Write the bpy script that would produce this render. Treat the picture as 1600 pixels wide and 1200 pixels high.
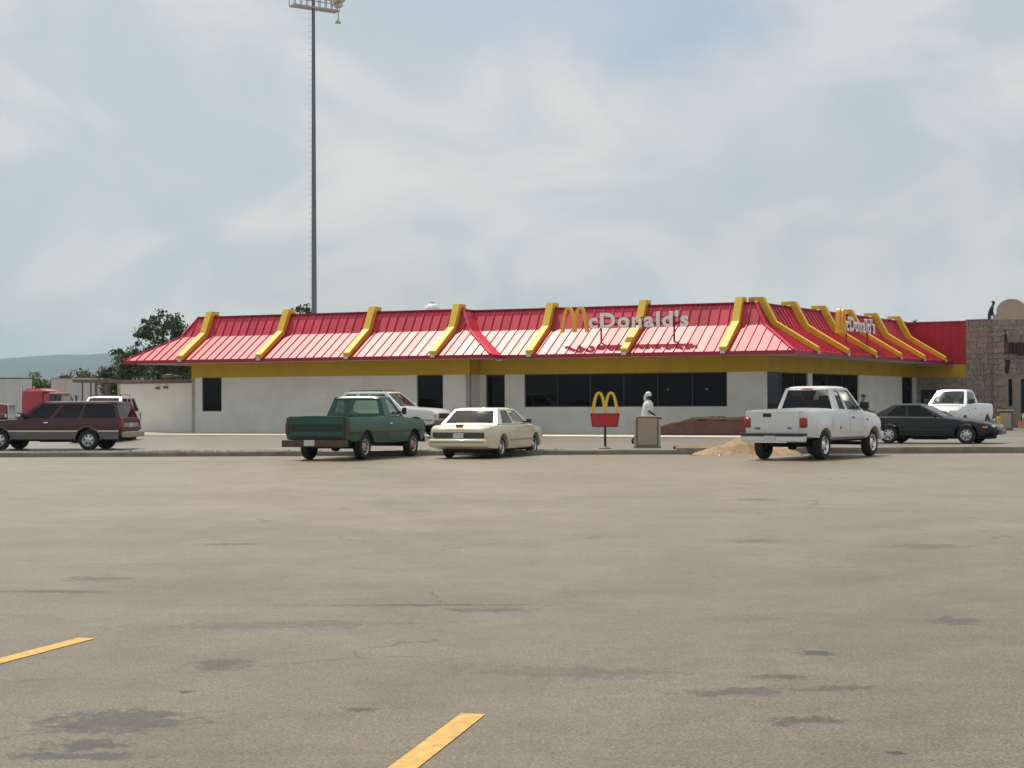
import bpy, bmesh, math, random
from mathutils import Vector, Matrix, Quaternion
from math import sin, cos, tan, radians as R, pi, sqrt, atan2

for o in list(bpy.data.objects):
    bpy.data.objects.remove(o, do_unlink=True)
scene = bpy.context.scene
col = scene.collection
random.seed(7)

# ---------------------------------------------------------------- camera
cam_d = bpy.data.cameras.new('camera')
cam = bpy.data.objects.new('camera', cam_d)
col.objects.link(cam)
cam_d.sensor_width = 36.0
cam_d.lens = 36.0 * 2600 / 1600
cam_d.clip_start = 0.1
cam_d.clip_end = 20000
PITCH = math.atan(30 / 2600)
cam.location = (0, 0, 1.55)
cam.matrix_world = (Matrix.Translation((0, 0, 1.55)) @ Matrix.Rotation(R(90) + PITCH, 4, 'X')
                    @ Matrix.Rotation(R(-0.25), 4, 'Z'))
scene.camera = cam

# ---------------------------------------------------------------- light
SUN_EL, SUN_AZ = 64.0, -30.0          # azimuth from +Y, negative = towards -X
sd = Vector((sin(R(SUN_AZ)) * cos(R(SUN_EL)), cos(R(SUN_AZ)) * cos(R(SUN_EL)), sin(R(SUN_EL))))
sun_d = bpy.data.lights.new('sun', 'SUN')
sun_d.energy = 3.6
sun_d.angle = R(1.5)
sun_d.color = (1.0, 0.91, 0.77)
sun = bpy.data.objects.new('sun', sun_d)
sun.rotation_euler = sd.to_track_quat('Z', 'Y').to_euler()
sun.location = (0, 0, 200)
col.objects.link(sun)

world = bpy.data.worlds.new('World')
scene.world = world
world.use_nodes = True
nt = world.node_tree
nt.nodes.clear()
def wn(t, **k):
    n = nt.nodes.new(t)
    for a, b in k.items():
        setattr(n, a, b)
    return n
wout = wn('ShaderNodeOutputWorld')
bg = wn('ShaderNodeBackground')
bg.inputs['Strength'].default_value = 0.1
nt.links.new(bg.outputs[0], wout.inputs[0])
sky = wn('ShaderNodeTexSky', sky_type='NISHITA', sun_disc=False)
sky.sun_elevation = R(SUN_EL)
sky.sun_rotation = R(SUN_AZ)
sky.air_density = 1.0
sky.dust_density = 3.5
sky.ozone_density = 0.3
tc = wn('ShaderNodeTexCoord')
mp = wn('ShaderNodeMapping')
mp.inputs['Scale'].default_value = (1.0, 1.0, 1.7)
mp.inputs['Location'].default_value = (0.37, 0.1, 0.21)
nt.links.new(tc.outputs['Generated'], mp.inputs[0])
n1 = wn('ShaderNodeTexNoise')
n1.inputs['Scale'].default_value = 4.4
n1.inputs['Detail'].default_value = 7
n1.inputs['Roughness'].default_value = 0.47
n1.inputs['Distortion'].default_value = 0.5
nt.links.new(mp.outputs[0], n1.inputs['Vector'])
n2 = wn('ShaderNodeTexNoise')
n2.inputs['Scale'].default_value = 9.0
n2.inputs['Detail'].default_value = 8
n2.inputs['Roughness'].default_value = 0.52
n2.inputs['Distortion'].default_value = 0.8
nt.links.new(mp.outputs[0], n2.inputs['Vector'])
# thin cloud layer: how much veil hides the blue
def m2(op, a, b=None, c=None, clamp=False):
    n = wn('ShaderNodeMath', operation=op, use_clamp=clamp)
    for i, v in enumerate((a, b, c)):
        if v is None: continue
        if isinstance(v, (int, float)): n.inputs[i].default_value = v
        else: nt.links.new(v, n.inputs[i])
    return n.outputs[0]
# an opening in the cloud veil (a patch of bluer sky) around one direction
gdir = Vector((0.055, 1.0, 0.235)).normalized()
vs = wn('ShaderNodeVectorMath', operation='SUBTRACT')
nt.links.new(tc.outputs['Generated'], vs.inputs[0])
vs.inputs[1].default_value = gdir
vm = wn('ShaderNodeVectorMath', operation='MULTIPLY')
nt.links.new(vs.outputs[0], vm.inputs[0])
vm.inputs[1].default_value = (0.62, 0.62, 1.35)
vl = wn('ShaderNodeVectorMath', operation='LENGTH')
nt.links.new(vm.outputs[0], vl.inputs[0])
dist = m2('ADD', vl.outputs['Value'], m2('MULTIPLY', m2('SUBTRACT', n1.outputs['Fac'], 0.5), 0.13))
gap = wn('ShaderNodeMapRange', interpolation_type='SMOOTHSTEP')
gap.inputs['From Min'].default_value = 0.022
gap.inputs['From Max'].default_value = 0.078
gap.inputs['To Min'].default_value = 0.70
gap.inputs['To Max'].default_value = 0.0
nt.links.new(dist, gap.inputs[0])
veil = wn('ShaderNodeMapRange', interpolation_type='SMOOTHSTEP')
veil.inputs['From Min'].default_value = 0.30
veil.inputs['From Max'].default_value = 0.62
veil.inputs['To Min'].default_value = 0.62
veil.inputs['To Max'].default_value = 0.92
nt.links.new(n1.outputs['Fac'], veil.inputs[0])
vf = m2('SUBTRACT', veil.outputs[0], gap.outputs[0], clamp=True)
# cloud tint: cool grey to warm cream
cr = wn('ShaderNodeMixRGB')
cr.inputs[1].default_value = (4.75, 5.35, 5.55, 1)
cr.inputs[2].default_value = (6.75, 6.6, 6.2, 1)
wv = wn('ShaderNodeMapRange', interpolation_type='SMOOTHSTEP')
wv.inputs['From Min'].default_value = 0.36
wv.inputs['From Max'].default_value = 0.70
nt.links.new(n2.outputs['Fac'], wv.inputs[0])
nt.links.new(wv.outputs[0], cr.inputs[0])
mx = wn('ShaderNodeMixRGB')
nt.links.new(vf, mx.inputs[0])
nt.links.new(sky.outputs[0], mx.inputs[1])
nt.links.new(cr.outputs[0], mx.inputs[2])
nt.links.new(mx.outputs[0], bg.inputs['Color'])

scene.view_settings.view_transform = 'Standard'
scene.view_settings.look = 'None'
scene.view_settings.exposure = 0.22
scene.view_settings.gamma = 1.0
scene.view_settings.use_curve_mapping = False
scene.render.engine = 'CYCLES'
scene.render.resolution_x = 1024
scene.render.resolution_y = 768

# ---------------------------------------------------------------- helpers
class G:
    """collects geometry for one mesh"""
    def __init__(s):
        s.v = []; s.f = []
    def add(s, vs, fs):
        o = len(s.v)
        s.v += [tuple(p) for p in vs]
        s.f += [tuple(i + o for i in f) for f in fs]
        return s
    def box(s, c, d, rz=0.0):
        hx, hy, hz = d[0] / 2, d[1] / 2, d[2] / 2
        vs = []
        for z in (-hz, hz):
            for x, y in ((-hx, -hy), (hx, -hy), (hx, hy), (-hx, hy)):
                vs.append((c[0] + x * cos(rz) - y * sin(rz), c[1] + x * sin(rz) + y * cos(rz), c[2] + z))
        return s.add(vs, [(3, 2, 1, 0), (4, 5, 6, 7), (0, 1, 5, 4), (1, 2, 6, 5), (2, 3, 7, 6), (3, 0, 4, 7)])
    def rbox(s, c, d, bev=0.03, rz=0.0, seg=2, taper=None):
        bm = bmesh.new()
        bmesh.ops.create_cube(bm, size=1.0)
        for v in bm.verts:
            k = 1.0
            if taper and v.co.z > 0: k = taper
            v.co = Vector((v.co.x * d[0] * k, v.co.y * d[1] * k, v.co.z * d[2]))
        bmesh.ops.bevel(bm, geom=bm.edges[:], offset=min(bev, min(d) * 0.45), segments=seg, affect='EDGES', profile=0.6)
        bm.verts.index_update()
        vs = [(c[0] + v.co.x * cos(rz) - v.co.y * sin(rz), c[1] + v.co.x * sin(rz) + v.co.y * cos(rz), c[2] + v.co.z) for v in bm.verts]
        fs = [tuple(v.index for v in f.verts) for f in bm.faces]
        bm.free()
        return s.add(vs, fs)
    def hexa(s, b, t):
        """b, t: 4 points each, counter-clockwise seen from above"""
        return s.add(list(b) + list(t), [(3, 2, 1, 0), (4, 5, 6, 7), (0, 1, 5, 4), (1, 2, 6, 5), (2, 3, 7, 6), (3, 0, 4, 7)])
    def tube(s, pts, rs, n=8, caps=True):
        pts = [Vector(p) for p in pts]
        if not isinstance(rs, (list, tuple)): rs = [rs] * len(pts)
        rings = []
        up0 = None
        for i, p in enumerate(pts):
            t = (pts[min(i + 1, len(pts) - 1)] - pts[max(i - 1, 0)]).normalized()
            if up0 is None:
                a = Vector((0, 0, 1)) if abs(t.z) < 0.9 else Vector((1, 0, 0))
            else:
                a = up0
            x = t.cross(a).normalized()
            y = x.cross(t).normalized()
            up0 = y
            rings.append([p + (x * cos(2 * pi * k / n) + y * sin(2 * pi * k / n)) * rs[i] for k in range(n)])
        vs = [q for r in rings for q in r]
        fs = []
        for i in range(len(rings) - 1):
            for k in range(n):
                fs.append((i * n + k, i * n + (k + 1) % n, (i + 1) * n + (k + 1) % n, (i + 1) * n + k))
        if caps:
            fs.append(tuple(range(n - 1, -1, -1)))
            fs.append(tuple((len(rings) - 1) * n + k for k in range(n)))
        return s.add(vs, fs)
    def lathe(s, prof, n=24, axis='y', c=(0, 0, 0)):
        vs = []; fs = []
        for (r, h) in prof:
            for k in range(n):
                a = 2 * pi * k / n
                if axis == 'y': p = (r * cos(a), h, r * sin(a))
                else: p = (r * cos(a), r * sin(a), h)
                vs.append((p[0] + c[0], p[1] + c[1], p[2] + c[2]))
        m = len(prof)
        for i in range(m - 1):
            for k in range(n):
                fs.append((i * n + k, i * n + (k + 1) % n, (i + 1) * n + (k + 1) % n, (i + 1) * n + k))
        return s.add(vs, fs)
    def grid(s, rows):
        nr, nc = len(rows), len(rows[0])
        vs = [p for r in rows for p in r]
        fs = []
        for i in range(nr - 1):
            for k in range(nc - 1):
                fs.append((i * nc + k, i * nc + k + 1, (i + 1) * nc + k + 1, (i + 1) * nc + k))
        return s.add(vs, fs)
    def extrude(s, poly, vec):
        """poly: list of 3d points, extruded by vec into a closed solid"""
        n = len(poly)
        vec = Vector(vec)
        vs = [Vector(p) for p in poly] + [Vector(p) + vec for p in poly]
        fs = [tuple(range(n - 1, -1, -1)), tuple(range(n, 2 * n))]
        for i in range(n):
            j = (i + 1) % n
            fs.append((i, j, n + j, n + i))
        return s.add(vs, fs)

def mesh_of(name, g, smooth=None, fix=True):
    me = bpy.data.meshes.new(name)
    me.from_pydata(g.v, [], g.f)
    if fix:
        bm = bmesh.new(); bm.from_mesh(me)
        bmesh.ops.recalc_face_normals(bm, faces=bm.faces)
        bm.to_mesh(me); bm.free()
    if smooth:
        me.polygons.foreach_set('use_smooth', [True] * len(me.polygons))
        if smooth < 170:
            me.set_sharp_from_angle(angle=R(smooth))
    me.update()
    return me

def obj(name, g, mat=None, parent=None, smooth=None, fix=True):
    me = g if isinstance(g, bpy.types.Mesh) else mesh_of(name, g, smooth, fix)
    o = bpy.data.objects.new(name, me)
    col.objects.link(o)
    if mat is not None:
        if isinstance(mat, (list, tuple)):
            for m in mat: me.materials.append(m)
        elif not me.materials:
            me.materials.append(mat)
    if parent is not None:
        o.parent = parent
        if parent.get('worldspace'):
            o.location = -Vector(parent.location)
    return o

def thing(name, label, cat, loc=(0, 0, 0), rz=0.0, group=None, worldspace=False):
    o = bpy.data.objects.new(name, None)
    o.empty_display_size = 0.3
    col.objects.link(o)
    o.location = loc
    o.rotation_euler = (0, 0, rz)
    o['label'] = label; o['category'] = cat
    if group: o['group'] = group
    if worldspace: o['worldspace'] = 1
    return o

def tag(o, label=None, cat=None, group=None, kind=None):
    if label: o['label'] = label
    if cat: o['category'] = cat
    if group: o['group'] = group
    if kind: o['kind'] = kind
    return o

# ---------------------------------------------------------------- materials
def mat(name, c, rough=0.5, metal=0.0, var=0.0, vscale=4.0, bump=0.0, bscale=40.0, coat=0.0, spec=0.5, c2=None, detail=5, stretch=None, emit=None, es=0.0, coatr=0.1):
    m = bpy.data.materials.new(name)
    m.use_nodes = True
    t = m.node_tree
    b = t.nodes['Principled BSDF']
    b.inputs['Base Color'].default_value = (*c, 1)
    b.inputs['Roughness'].default_value = rough
    b.inputs['Metallic'].default_value = metal
    b.inputs['Specular IOR Level'].default_value = spec
    b.inputs['Coat Weight'].default_value = coat
    b.inputs['Coat Roughness'].default_value = coatr
    if emit:
        b.inputs['Emission Color'].default_value = (*emit, 1)
        b.inputs['Emission Strength'].default_value = es
    if var or bump:
        co = t.nodes.new('ShaderNodeTexCoord')
        mpn = t.nodes.new('ShaderNodeMapping')
        if stretch: mpn.inputs['Scale'].default_value = stretch
        t.links.new(co.outputs['Object'], mpn.inputs[0])
    if var:
        n = t.nodes.new('ShaderNodeTexNoise')
        n.inputs['Scale'].default_value = vscale
        n.inputs['Detail'].default_value = detail
        n.inputs['Roughness'].default_value = 0.6
        t.links.new(mpn.outputs[0], n.inputs['Vector'])
        mr = t.nodes.new('ShaderNodeMapRange')
        mr.inputs['From Min'].default_value = 0.28
        mr.inputs['From Max'].default_value = 0.72
        t.links.new(n.outputs['Fac'], mr.inputs[0])
        mxn = t.nodes.new('ShaderNodeMixRGB')
        ca = tuple(min(1, x * (1 + var)) for x in c)
        cb = c2 if c2 else tuple(x * (1 - var) for x in c)
        mxn.inputs[1].default_value = (*cb, 1)
        mxn.inputs[2].default_value = (*ca, 1)
        t.links.new(mr.outputs[0], mxn.inputs[0])
        t.links.new(mxn.outputs[0], b.inputs['Base Color'])
    if bump:
        nb = t.nodes.new('ShaderNodeTexNoise')
        nb.inputs['Scale'].default_value = bscale
        nb.inputs['Detail'].default_value = 4
        t.links.new(mpn.outputs[0], nb.inputs['Vector'])
        bp = t.nodes.new('ShaderNodeBump')
        bp.inputs['Strength'].default_value = bump
        bp.inputs['Distance'].default_value = 0.02
        t.links.new(nb.outputs['Fac'], bp.inputs['Height'])
        t.links.new(bp.outputs[0], b.inputs['Normal'])
    return m

def glass_mat(name, tint, gloss=1.0):
    m = bpy.data.materials.new(name)
    m.use_nodes = True
    t = m.node_tree
    t.nodes.clear()
    out = t.nodes.new('ShaderNodeOutputMaterial')
    tr = t.nodes.new('ShaderNodeBsdfTransparent')
    tr.inputs[0].default_value = (*tint, 1)
    gl = t.nodes.new('ShaderNodeBsdfGlossy')
    gl.inputs['Roughness'].default_value = 0.03
    gl.inputs['Color'].default_value = (gloss, gloss, gloss, 1)
    fr = t.nodes.new('ShaderNodeFresnel')
    fr.inputs['IOR'].default_value = 1.5
    mx_ = t.nodes.new('ShaderNodeMixShader')
    t.links.new(fr.outputs[0], mx_.inputs[0])
    t.links.new(tr.outputs[0], mx_.inputs[1])
    t.links.new(gl.outputs[0], mx_.inputs[2])
    t.links.new(mx_.outputs[0], out.inputs[0])
    return m

def leaf_mat(name, dark, light):
    m = bpy.data.materials.new(name)
    m.use_nodes = True
    t = m.node_tree
    b = t.nodes['Principled BSDF']
    b.inputs['Roughness'].default_value = 0.6
    b.inputs['Specular IOR Level'].default_value = 0.3
    ge = t.nodes.new('ShaderNodeNewGeometry')
    mxn = t.nodes.new('ShaderNodeMixRGB')
    mxn.inputs[1].default_value = (*dark, 1)
    mxn.inputs[2].default_value = (*light, 1)
    t.links.new(ge.outputs['Random Per Island'], mxn.inputs[0])
    t.links.new(mxn.outputs[0], b.inputs['Base Color'])
    return m

def asphalt_mat(name, base, stains=(), streak=0.10, seed=0.0, falloff_lo=1.16):
    m = bpy.data.materials.new(name)
    m.use_nodes = True
    t = m.node_tree
    L = t.links.new
    b = t.nodes['Principled BSDF']
    b.inputs['Specular IOR Level'].default_value = 0.5
    b.inputs['Roughness'].default_value = 0.42
    co = t.nodes.new('ShaderNodeTexCoord')
    def noise(scale, stretch=(1, 1, 1), detail=5, rough=0.6, dist=0.0, rot=0.0):
        mpn = t.nodes.new('ShaderNodeMapping')
        mpn.inputs['Scale'].default_value = stretch
        mpn.inputs['Rotation'].default_value = (0, 0, rot)
        mpn.inputs['Location'].default_value = (seed, seed * 0.7, 0)
        L(co.outputs['Object'], mpn.inputs[0])
        n = t.nodes.new('ShaderNodeTexNoise')
        n.inputs['Scale'].default_value = scale
        n.inputs['Detail'].default_value = detail
        n.inputs['Roughness'].default_value = rough
        n.inputs['Distortion'].default_value = dist
        L(mpn.outputs[0], n.inputs['Vector'])
        return n.outputs['Fac']
    def math_(op, a, b_=None, clamp=False):
        n = t.nodes.new('ShaderNodeMath'); n.operation = op; n.use_clamp = clamp
        for i, v in enumerate((a, b_)):
            if v is None: continue
            if isinstance(v, (int, float)): n.inputs[i].default_value = v
            else: L(v, n.inputs[i])
        return n.outputs[0]
    def rng(v, a, b_, c, d):
        n = t.nodes.new('ShaderNodeMapRange'); n.interpolation_type = 'SMOOTHSTEP'
        n.inputs['From Min'].default_value = a; n.inputs['From Max'].default_value = b_
        n.inputs['To Min'].default_value = c; n.inputs['To Max'].default_value = d
        L(v, n.inputs[0]); return n.outputs[0]
    big = noise(0.16, (1, 1, 1), 4)
    mid = noise(0.9, (1, 1, 1), 6, 0.65)
    fine = noise(55, (1, 1, 1), 3, 0.7)
    agg = noise(170, (1, 1, 1), 2, 0.8)
    strk = noise(0.55, (0.12, 1.9, 1), 5, 0.62, 0.6, R(6))
    strk2 = noise(0.8, (0.10, 3.2, 1), 4, 0.6, 0.4, R(-9))
    k = math_('MULTIPLY', rng(big, 0.3, 0.7, 0.88, 1.10), rng(mid, 0.3, 0.7, 0.86, 1.10))
    k = math_('MULTIPLY', k, rng(fine, 0.3, 0.7, 0.45, 1.6))
    k = math_('MULTIPLY', k, rng(agg, 0.3, 0.7, 0.5, 1.55))
    k = math_('MULTIPLY', k, rng(noise(13, (1, 1, 1), 5, 0.7), 0.3, 0.7, 0.84, 1.14))
    k = math_('MULTIPLY', k, rng(noise(3.4, (0.8, 1, 1), 6, 0.7, 0.3), 0.3, 0.7, 0.90, 1.09))
    k = math_('MULTIPLY', k, rng(strk, 0.24, 0.40, 1 - streak * 1.6, 1.0))
    k = math_('MULTIPLY', k, rng(strk2, 0.26, 0.38, 1 - streak * 1.8, 1.0))
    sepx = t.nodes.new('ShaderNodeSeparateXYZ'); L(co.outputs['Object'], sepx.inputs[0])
    painted_falloff = math_('ADD', sepx.outputs['Y'], math_('MULTIPLY', math_('SUBTRACT', noise(0.22, (1, 1, 1), 5), 0.5), 22.0))
    k = math_('MULTIPLY', k, rng(painted_falloff, 6.0, 30.0, falloff_lo, 1.16))  # light falloff painted into the colour: lot darker towards the camera
    cmap = t.nodes.new('ShaderNodeVectorMath'); cmap.operation = 'ADD'
    nzc = t.nodes.new('ShaderNodeTexNoise'); nzc.inputs['Scale'].default_value = 0.9; nzc.inputs['Detail'].default_value = 6
    L(co.outputs['Object'], nzc.inputs['Vector'])
    sc_ = t.nodes.new('ShaderNodeVectorMath'); sc_.operation = 'SCALE'; sc_.inputs['Scale'].default_value = 1.6
    L(nzc.outputs['Color'], sc_.inputs[0]); L(co.outputs['Object'], cmap.inputs[0]); L(sc_.outputs[0], cmap.inputs[1])
    vor = t.nodes.new('ShaderNodeTexVoronoi'); vor.feature = 'DISTANCE_TO_EDGE'; vor.inputs['Scale'].default_value = 0.16
    L(cmap.outputs[0], vor.inputs['Vector'])
    crk = rng(vor.outputs['Distance'], 0.0012, 0.0040, 0.50, 1.0)
    gate = rng(noise(0.35, (1, 1, 1), 3), 0.46, 0.56, 0.0, 1.0)
    k = math_('MULTIPLY', k, math_('ADD', math_('MULTIPLY', math_('SUBTRACT', crk, 1.0), gate), 1.0))
    if stains:
        wob = math_('MULTIPLY', math_('SUBTRACT', noise(6.5, (1, 1, 1), 9, 0.85), 0.5), 4.2)
        for (sx, sy, rx, ry, rot, amt) in stains:
            mpn = t.nodes.new('ShaderNodeMapping')
            mpn.vector_type = 'TEXTURE'
            mpn.inputs['Location'].default_value = (sx, sy, 0)
            mpn.inputs['Rotation'].default_value = (0, 0, rot)
            mpn.inputs['Scale'].default_value = (rx, ry, 1)
            L(co.outputs['Object'], mpn.inputs[0])
            ln = t.nodes.new('ShaderNodeVectorMath'); ln.operation = 'LENGTH'
            L(mpn.outputs[0], ln.inputs[0])
            d = math_('ADD', ln.outputs['Value'], wob)
            k = math_('MULTIPLY', k, rng(d, 0.40, 0.85, max(.12, 1 - amt * 1.55), 1.0))
    vm_ = t.nodes.new('ShaderNodeVectorMath'); vm_.operation = 'SCALE'
    vm_.inputs[0].default_value = base
    L(k, vm_.inputs['Scale'])
    L(vm_.outputs[0], b.inputs['Base Color'])
    bp = t.nodes.new('ShaderNodeBump')
    bp.inputs['Strength'].default_value = 0.35
    bp.inputs['Distance'].default_value = 0.006
    L(agg, bp.inputs['Height'])
    L(bp.outputs[0], b.inputs['Normal'])
    return m

M = {}
M['roof'] = mat('roof_red_metal', (0.53, 0.016, 0.052), 0.42, 0.0, 0.14, 0.9, spec=0.62)
def per_object_tint(m, lo, hi):
    t = m.node_tree
    b = t.nodes['Principled BSDF']
    src = b.inputs['Base Color'].links[0].from_socket
    oi = t.nodes.new('ShaderNodeObjectInfo')
    mr = t.nodes.new('ShaderNodeMapRange')
    mr.inputs['To Min'].default_value = lo; mr.inputs['To Max'].default_value = hi
    t.links.new(oi.outputs['Random'], mr.inputs[0])
    sc = t.nodes.new('ShaderNodeVectorMath'); sc.operation = 'SCALE'
    t.links.new(src, sc.inputs[0]); t.links.new(mr.outputs[0], sc.inputs['Scale'])
    t.links.new(sc.outputs[0], b.inputs['Base Color'])
    r = t.nodes.new('ShaderNodeMapRange')
    r.inputs['To Min'].default_value = .38; r.inputs['To Max'].default_value = .47
    t.links.new(oi.outputs['Random'], r.inputs[0]); t.links.new(r.outputs[0], b.inputs['Roughness'])
per_object_tint(M['roof'], 0.88, 1.08)
M['roof_dark'] = mat('roof_fascia_red', (0.30, 0.012, 0.04), 0.45, var=0.08)
M['red_wall'] = mat('red_panel_wall', (0.40, 0.010, 0.028), 0.5, var=0.12, vscale=1.5)
M['beam'] = mat('beam_yellow', (0.68, 0.45, 0.022), 0.55, var=0.08, vscale=3, spec=0.5)
M['beam_end'] = mat('beam_end_cap', (0.6, 0.55, 0.5), 0.5)
M['band'] = mat('band_yellow', (0.50, 0.30, 0.010), 0.6, var=0.12, vscale=1.2)
M['wall'] = mat('white_painted_wall', (0.66, 0.65, 0.62), 0.75, var=0.10, vscale=0.9, bump=0.25, bscale=18)
M['wing'] = mat('off_white_wall', (0.70, 0.68, 0.64), 0.8, var=0.1, vscale=0.8, bump=0.25, bscale=14)
M['soffit'] = mat('soffit_grey', (0.5, 0.48, 0.45), 0.8)
M['brown_trim'] = mat('brown_trim', (0.16, 0.11, 0.08), 0.7, var=0.15)
M['frame_dark'] = mat('window_frame_dark', (0.035, 0.035, 0.035), 0.4, 0.3)
M['glass_dark'] = glass_mat('store_glass', (0.16, 0.17, 0.17), 0.35)
M['glass_tint'] = glass_mat('tinted_car_glass', (0.22, 0.22, 0.22), 0.6)
M['glass'] = glass_mat('clear_car_glass', (0.86, 0.90, 0.88), 0.9)
M['glass_black'] = glass_mat('very_dark_glass', (0.05, 0.05, 0.05), 0.8)
M['old_tail'] = mat('dull_tail_lamp', (0.14, 0.014, 0.012), 0.4)
M['interior'] = mat('dark_interior', (0.03, 0.028, 0.026), 0.8, var=0.2)
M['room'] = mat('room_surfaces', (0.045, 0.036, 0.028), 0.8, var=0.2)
M['seat'] = mat('seat_fabric', (0.10, 0.09, 0.08), 0.9, var=0.2, vscale=20)
M['letter'] = mat('letter_white', (0.90, 0.86, 0.84), 0.5, var=0.05)
M['letter_side'] = mat('letter_return', (0.30, 0.11, 0.11), 0.5)
M['arch'] = mat('arch_yellow', (0.80, 0.50, 0.035), 0.45, var=0.06)
M['sign_red'] = mat('sign_red', (0.50, 0.02, 0.03), 0.5, var=0.1)
M['black'] = mat('black_paint', (0.02, 0.02, 0.02), 0.5)
M['rubber'] = mat('tyre_rubber', (0.022, 0.021, 0.02), 0.85, var=0.2, vscale=20)
M['chrome'] = mat('chrome', (0.75, 0.75, 0.75), 0.18, 1.0)
M['alloy'] = mat('alloy_rim', (0.55, 0.56, 0.58), 0.3, 0.9)
M['steel_rim'] = mat('dull_rim', (0.45, 0.42, 0.38), 0.45, 0.6)
M['under'] = mat('underbody', (0.02, 0.019, 0.018), 0.9)
M['tail'] = mat('tail_lamp', (0.35, 0.012, 0.012), 0.25, coat=0.5)
M['tail_dark'] = mat('smoked_tail_lamp', (0.055, 0.028, 0.04), 0.25, coat=0.5)
M['head'] = mat('head_lamp', (0.75, 0.75, 0.72), 0.12, coat=0.6)
M['amber'] = mat('amber_lamp', (0.7, 0.22, 0.02), 0.25, coat=0.5)
M['plate'] = mat('licence_plate', (0.55, 0.6, 0.62), 0.5, var=0.25, vscale=30)
M['plastic'] = mat('black_plastic', (0.03, 0.03, 0.032), 0.6)
M['concrete'] = mat('kerb_concrete', (0.22, 0.19, 0.15), 0.9, var=0.3, vscale=1.6, bump=0.4, bscale=30)
M['sidewalk'] = mat('sidewalk_concrete', (0.56, 0.52, 0.43), 0.9, var=0.12, vscale=1.2, bump=0.2, bscale=30)
M['line'] = mat('line_paint_yellow', (0.72, 0.40, 0.10), 0.8, var=0.12, vscale=16, detail=9, c2=(0.36, 0.22, 0.09), bump=0.2, bscale=120)
M['sand'] = mat('sand', (0.33, 0.235, 0.135), 0.95, var=0.3, vscale=5, bump=0.6, bscale=35)
M['mulch'] = mat('mulch_brown', (0.085, 0.035, 0.028), 0.95, var=0.35, vscale=14, bump=0.8, bscale=40)
M['galv'] = mat('galvanised_pole', (0.17, 0.19, 0.20), 0.5, 0.4, var=0.12, vscale=0.6)
M['galv_light'] = mat('lamp_housing', (0.45, 0.42, 0.38), 0.45, 0.4)
M['trailer'] = mat('trailer_white', (0.62, 0.62, 0.62), 0.5, var=0.08, vscale=0.7)
M['trailer2'] = mat('trailer_pinkish', (0.60, 0.50, 0.48), 0.55, var=0.08, vscale=0.7)
M['truck_red'] = mat('truck_red', (0.42, 0.015, 0.02), 0.35, coat=0.6)
M['truck_dark'] = mat('truck_maroon', (0.20, 0.015, 0.02), 0.35, coat=0.6)
M['green'] = mat('green_paint', (0.006, 0.072, 0.047), 0.42, var=0.16, vscale=2.2, coat=0.35, coatr=0.25)
M['green_dark'] = mat('dark_green_panel', (0.006, 0.026, 0.022), 0.5, var=0.2, vscale=3)
M['rust'] = mat('rusty_bumper', (0.065, 0.055, 0.04), 0.55, 0.2, var=0.4, vscale=6, c2=(0.10, 0.035, 0.02))
M['cream'] = mat('cream_paint', (0.66, 0.60, 0.44), 0.32, var=0.04, coat=0.7)
M['white'] = mat('white_paint', (0.70, 0.70, 0.70), 0.32, var=0.04, coat=0.7)
M['maroon'] = mat('maroon_paint', (0.060, 0.008, 0.014), 0.38, var=0.06, coat=0.25)
M['silver'] = mat('silver_paint', (0.16, 0.15, 0.145), 0.4, 0.2, var=0.08)
M['navy'] = mat('near_black_paint', (0.006, 0.007, 0.011), 0.34, coat=0.2, spec=0.4)
M['car_red'] = mat('red_paint', (0.45, 0.02, 0.02), 0.3, coat=0.7)
M['tan_trim'] = mat('tan_trim', (0.34, 0.29, 0.22), 0.5)
M['beige'] = mat('beige_panel', (0.40, 0.32, 0.26), 0.7, var=0.08, vscale=6)
M['olive'] = mat('olive_frame', (0.16, 0.15, 0.10), 0.6)
M['stone'] = mat('stone_a', (0.30, 0.255, 0.205), 0.9, var=0.25, vscale=3, bump=0.5, bscale=18)
M['stone_b'] = mat('stone_b', (0.33, 0.26, 0.215), 0.9, var=0.25, vscale=3, bump=0.5, bscale=18)
M['stone_c'] = mat('stone_c', (0.26, 0.24, 0.20), 0.9, var=0.25, vscale=3, bump=0.5, bscale=18)
M['mortar'] = mat('mortar', (0.28, 0.245, 0.20), 0.95, var=0.15)
M['stucco'] = mat('tan_stucco', (0.45, 0.39, 0.30), 0.9, var=0.08, vscale=1.5, bump=0.3)
M['sign_brown'] = mat('dark_brown_sign', (0.035, 0.022, 0.02), 0.6)
M['gravel_roof'] = mat('gravel_roof', (0.36, 0.30, 0.24), 0.95, var=0.25, vscale=4)
M['bark'] = mat('bark', (0.07, 0.05, 0.035), 0.95, var=0.3, vscale=8, bump=0.5)
M['leaf'] = leaf_mat('leaves_dark', (0.026, 0.050, 0.014), (0.085, 0.135, 0.032))
M['leaf2'] = leaf_mat('leaves_mid', (0.06, 0.085, 0.018), (0.17, 0.20, 0.045))
M['dry_grass'] = leaf_mat('dry_grass', (0.10, 0.075, 0.03), (0.26, 0.21, 0.09))
M['weed'] = leaf_mat('weeds', (0.03, 0.05, 0.012), (0.14, 0.15, 0.05))
M['hill'] = mat('wooded_hill', (0.022, 0.036, 0.026), 0.9, var=0.5, vscale=0.02, detail=9, bump=0.0)
M['field'] = mat('field', (0.11, 0.10, 0.05), 0.95, var=0.3, vscale=0.05)
M['dirt'] = mat('verge_dirt', (0.20, 0.15, 0.09), 0.95, var=0.3, vscale=2.5, bump=0.5)
M['skin_dark'] = mat('skin_dark', (0.045, 0.024, 0.016), 0.55)
M['skin'] = mat('skin', (0.30, 0.16, 0.11), 0.55)
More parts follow.
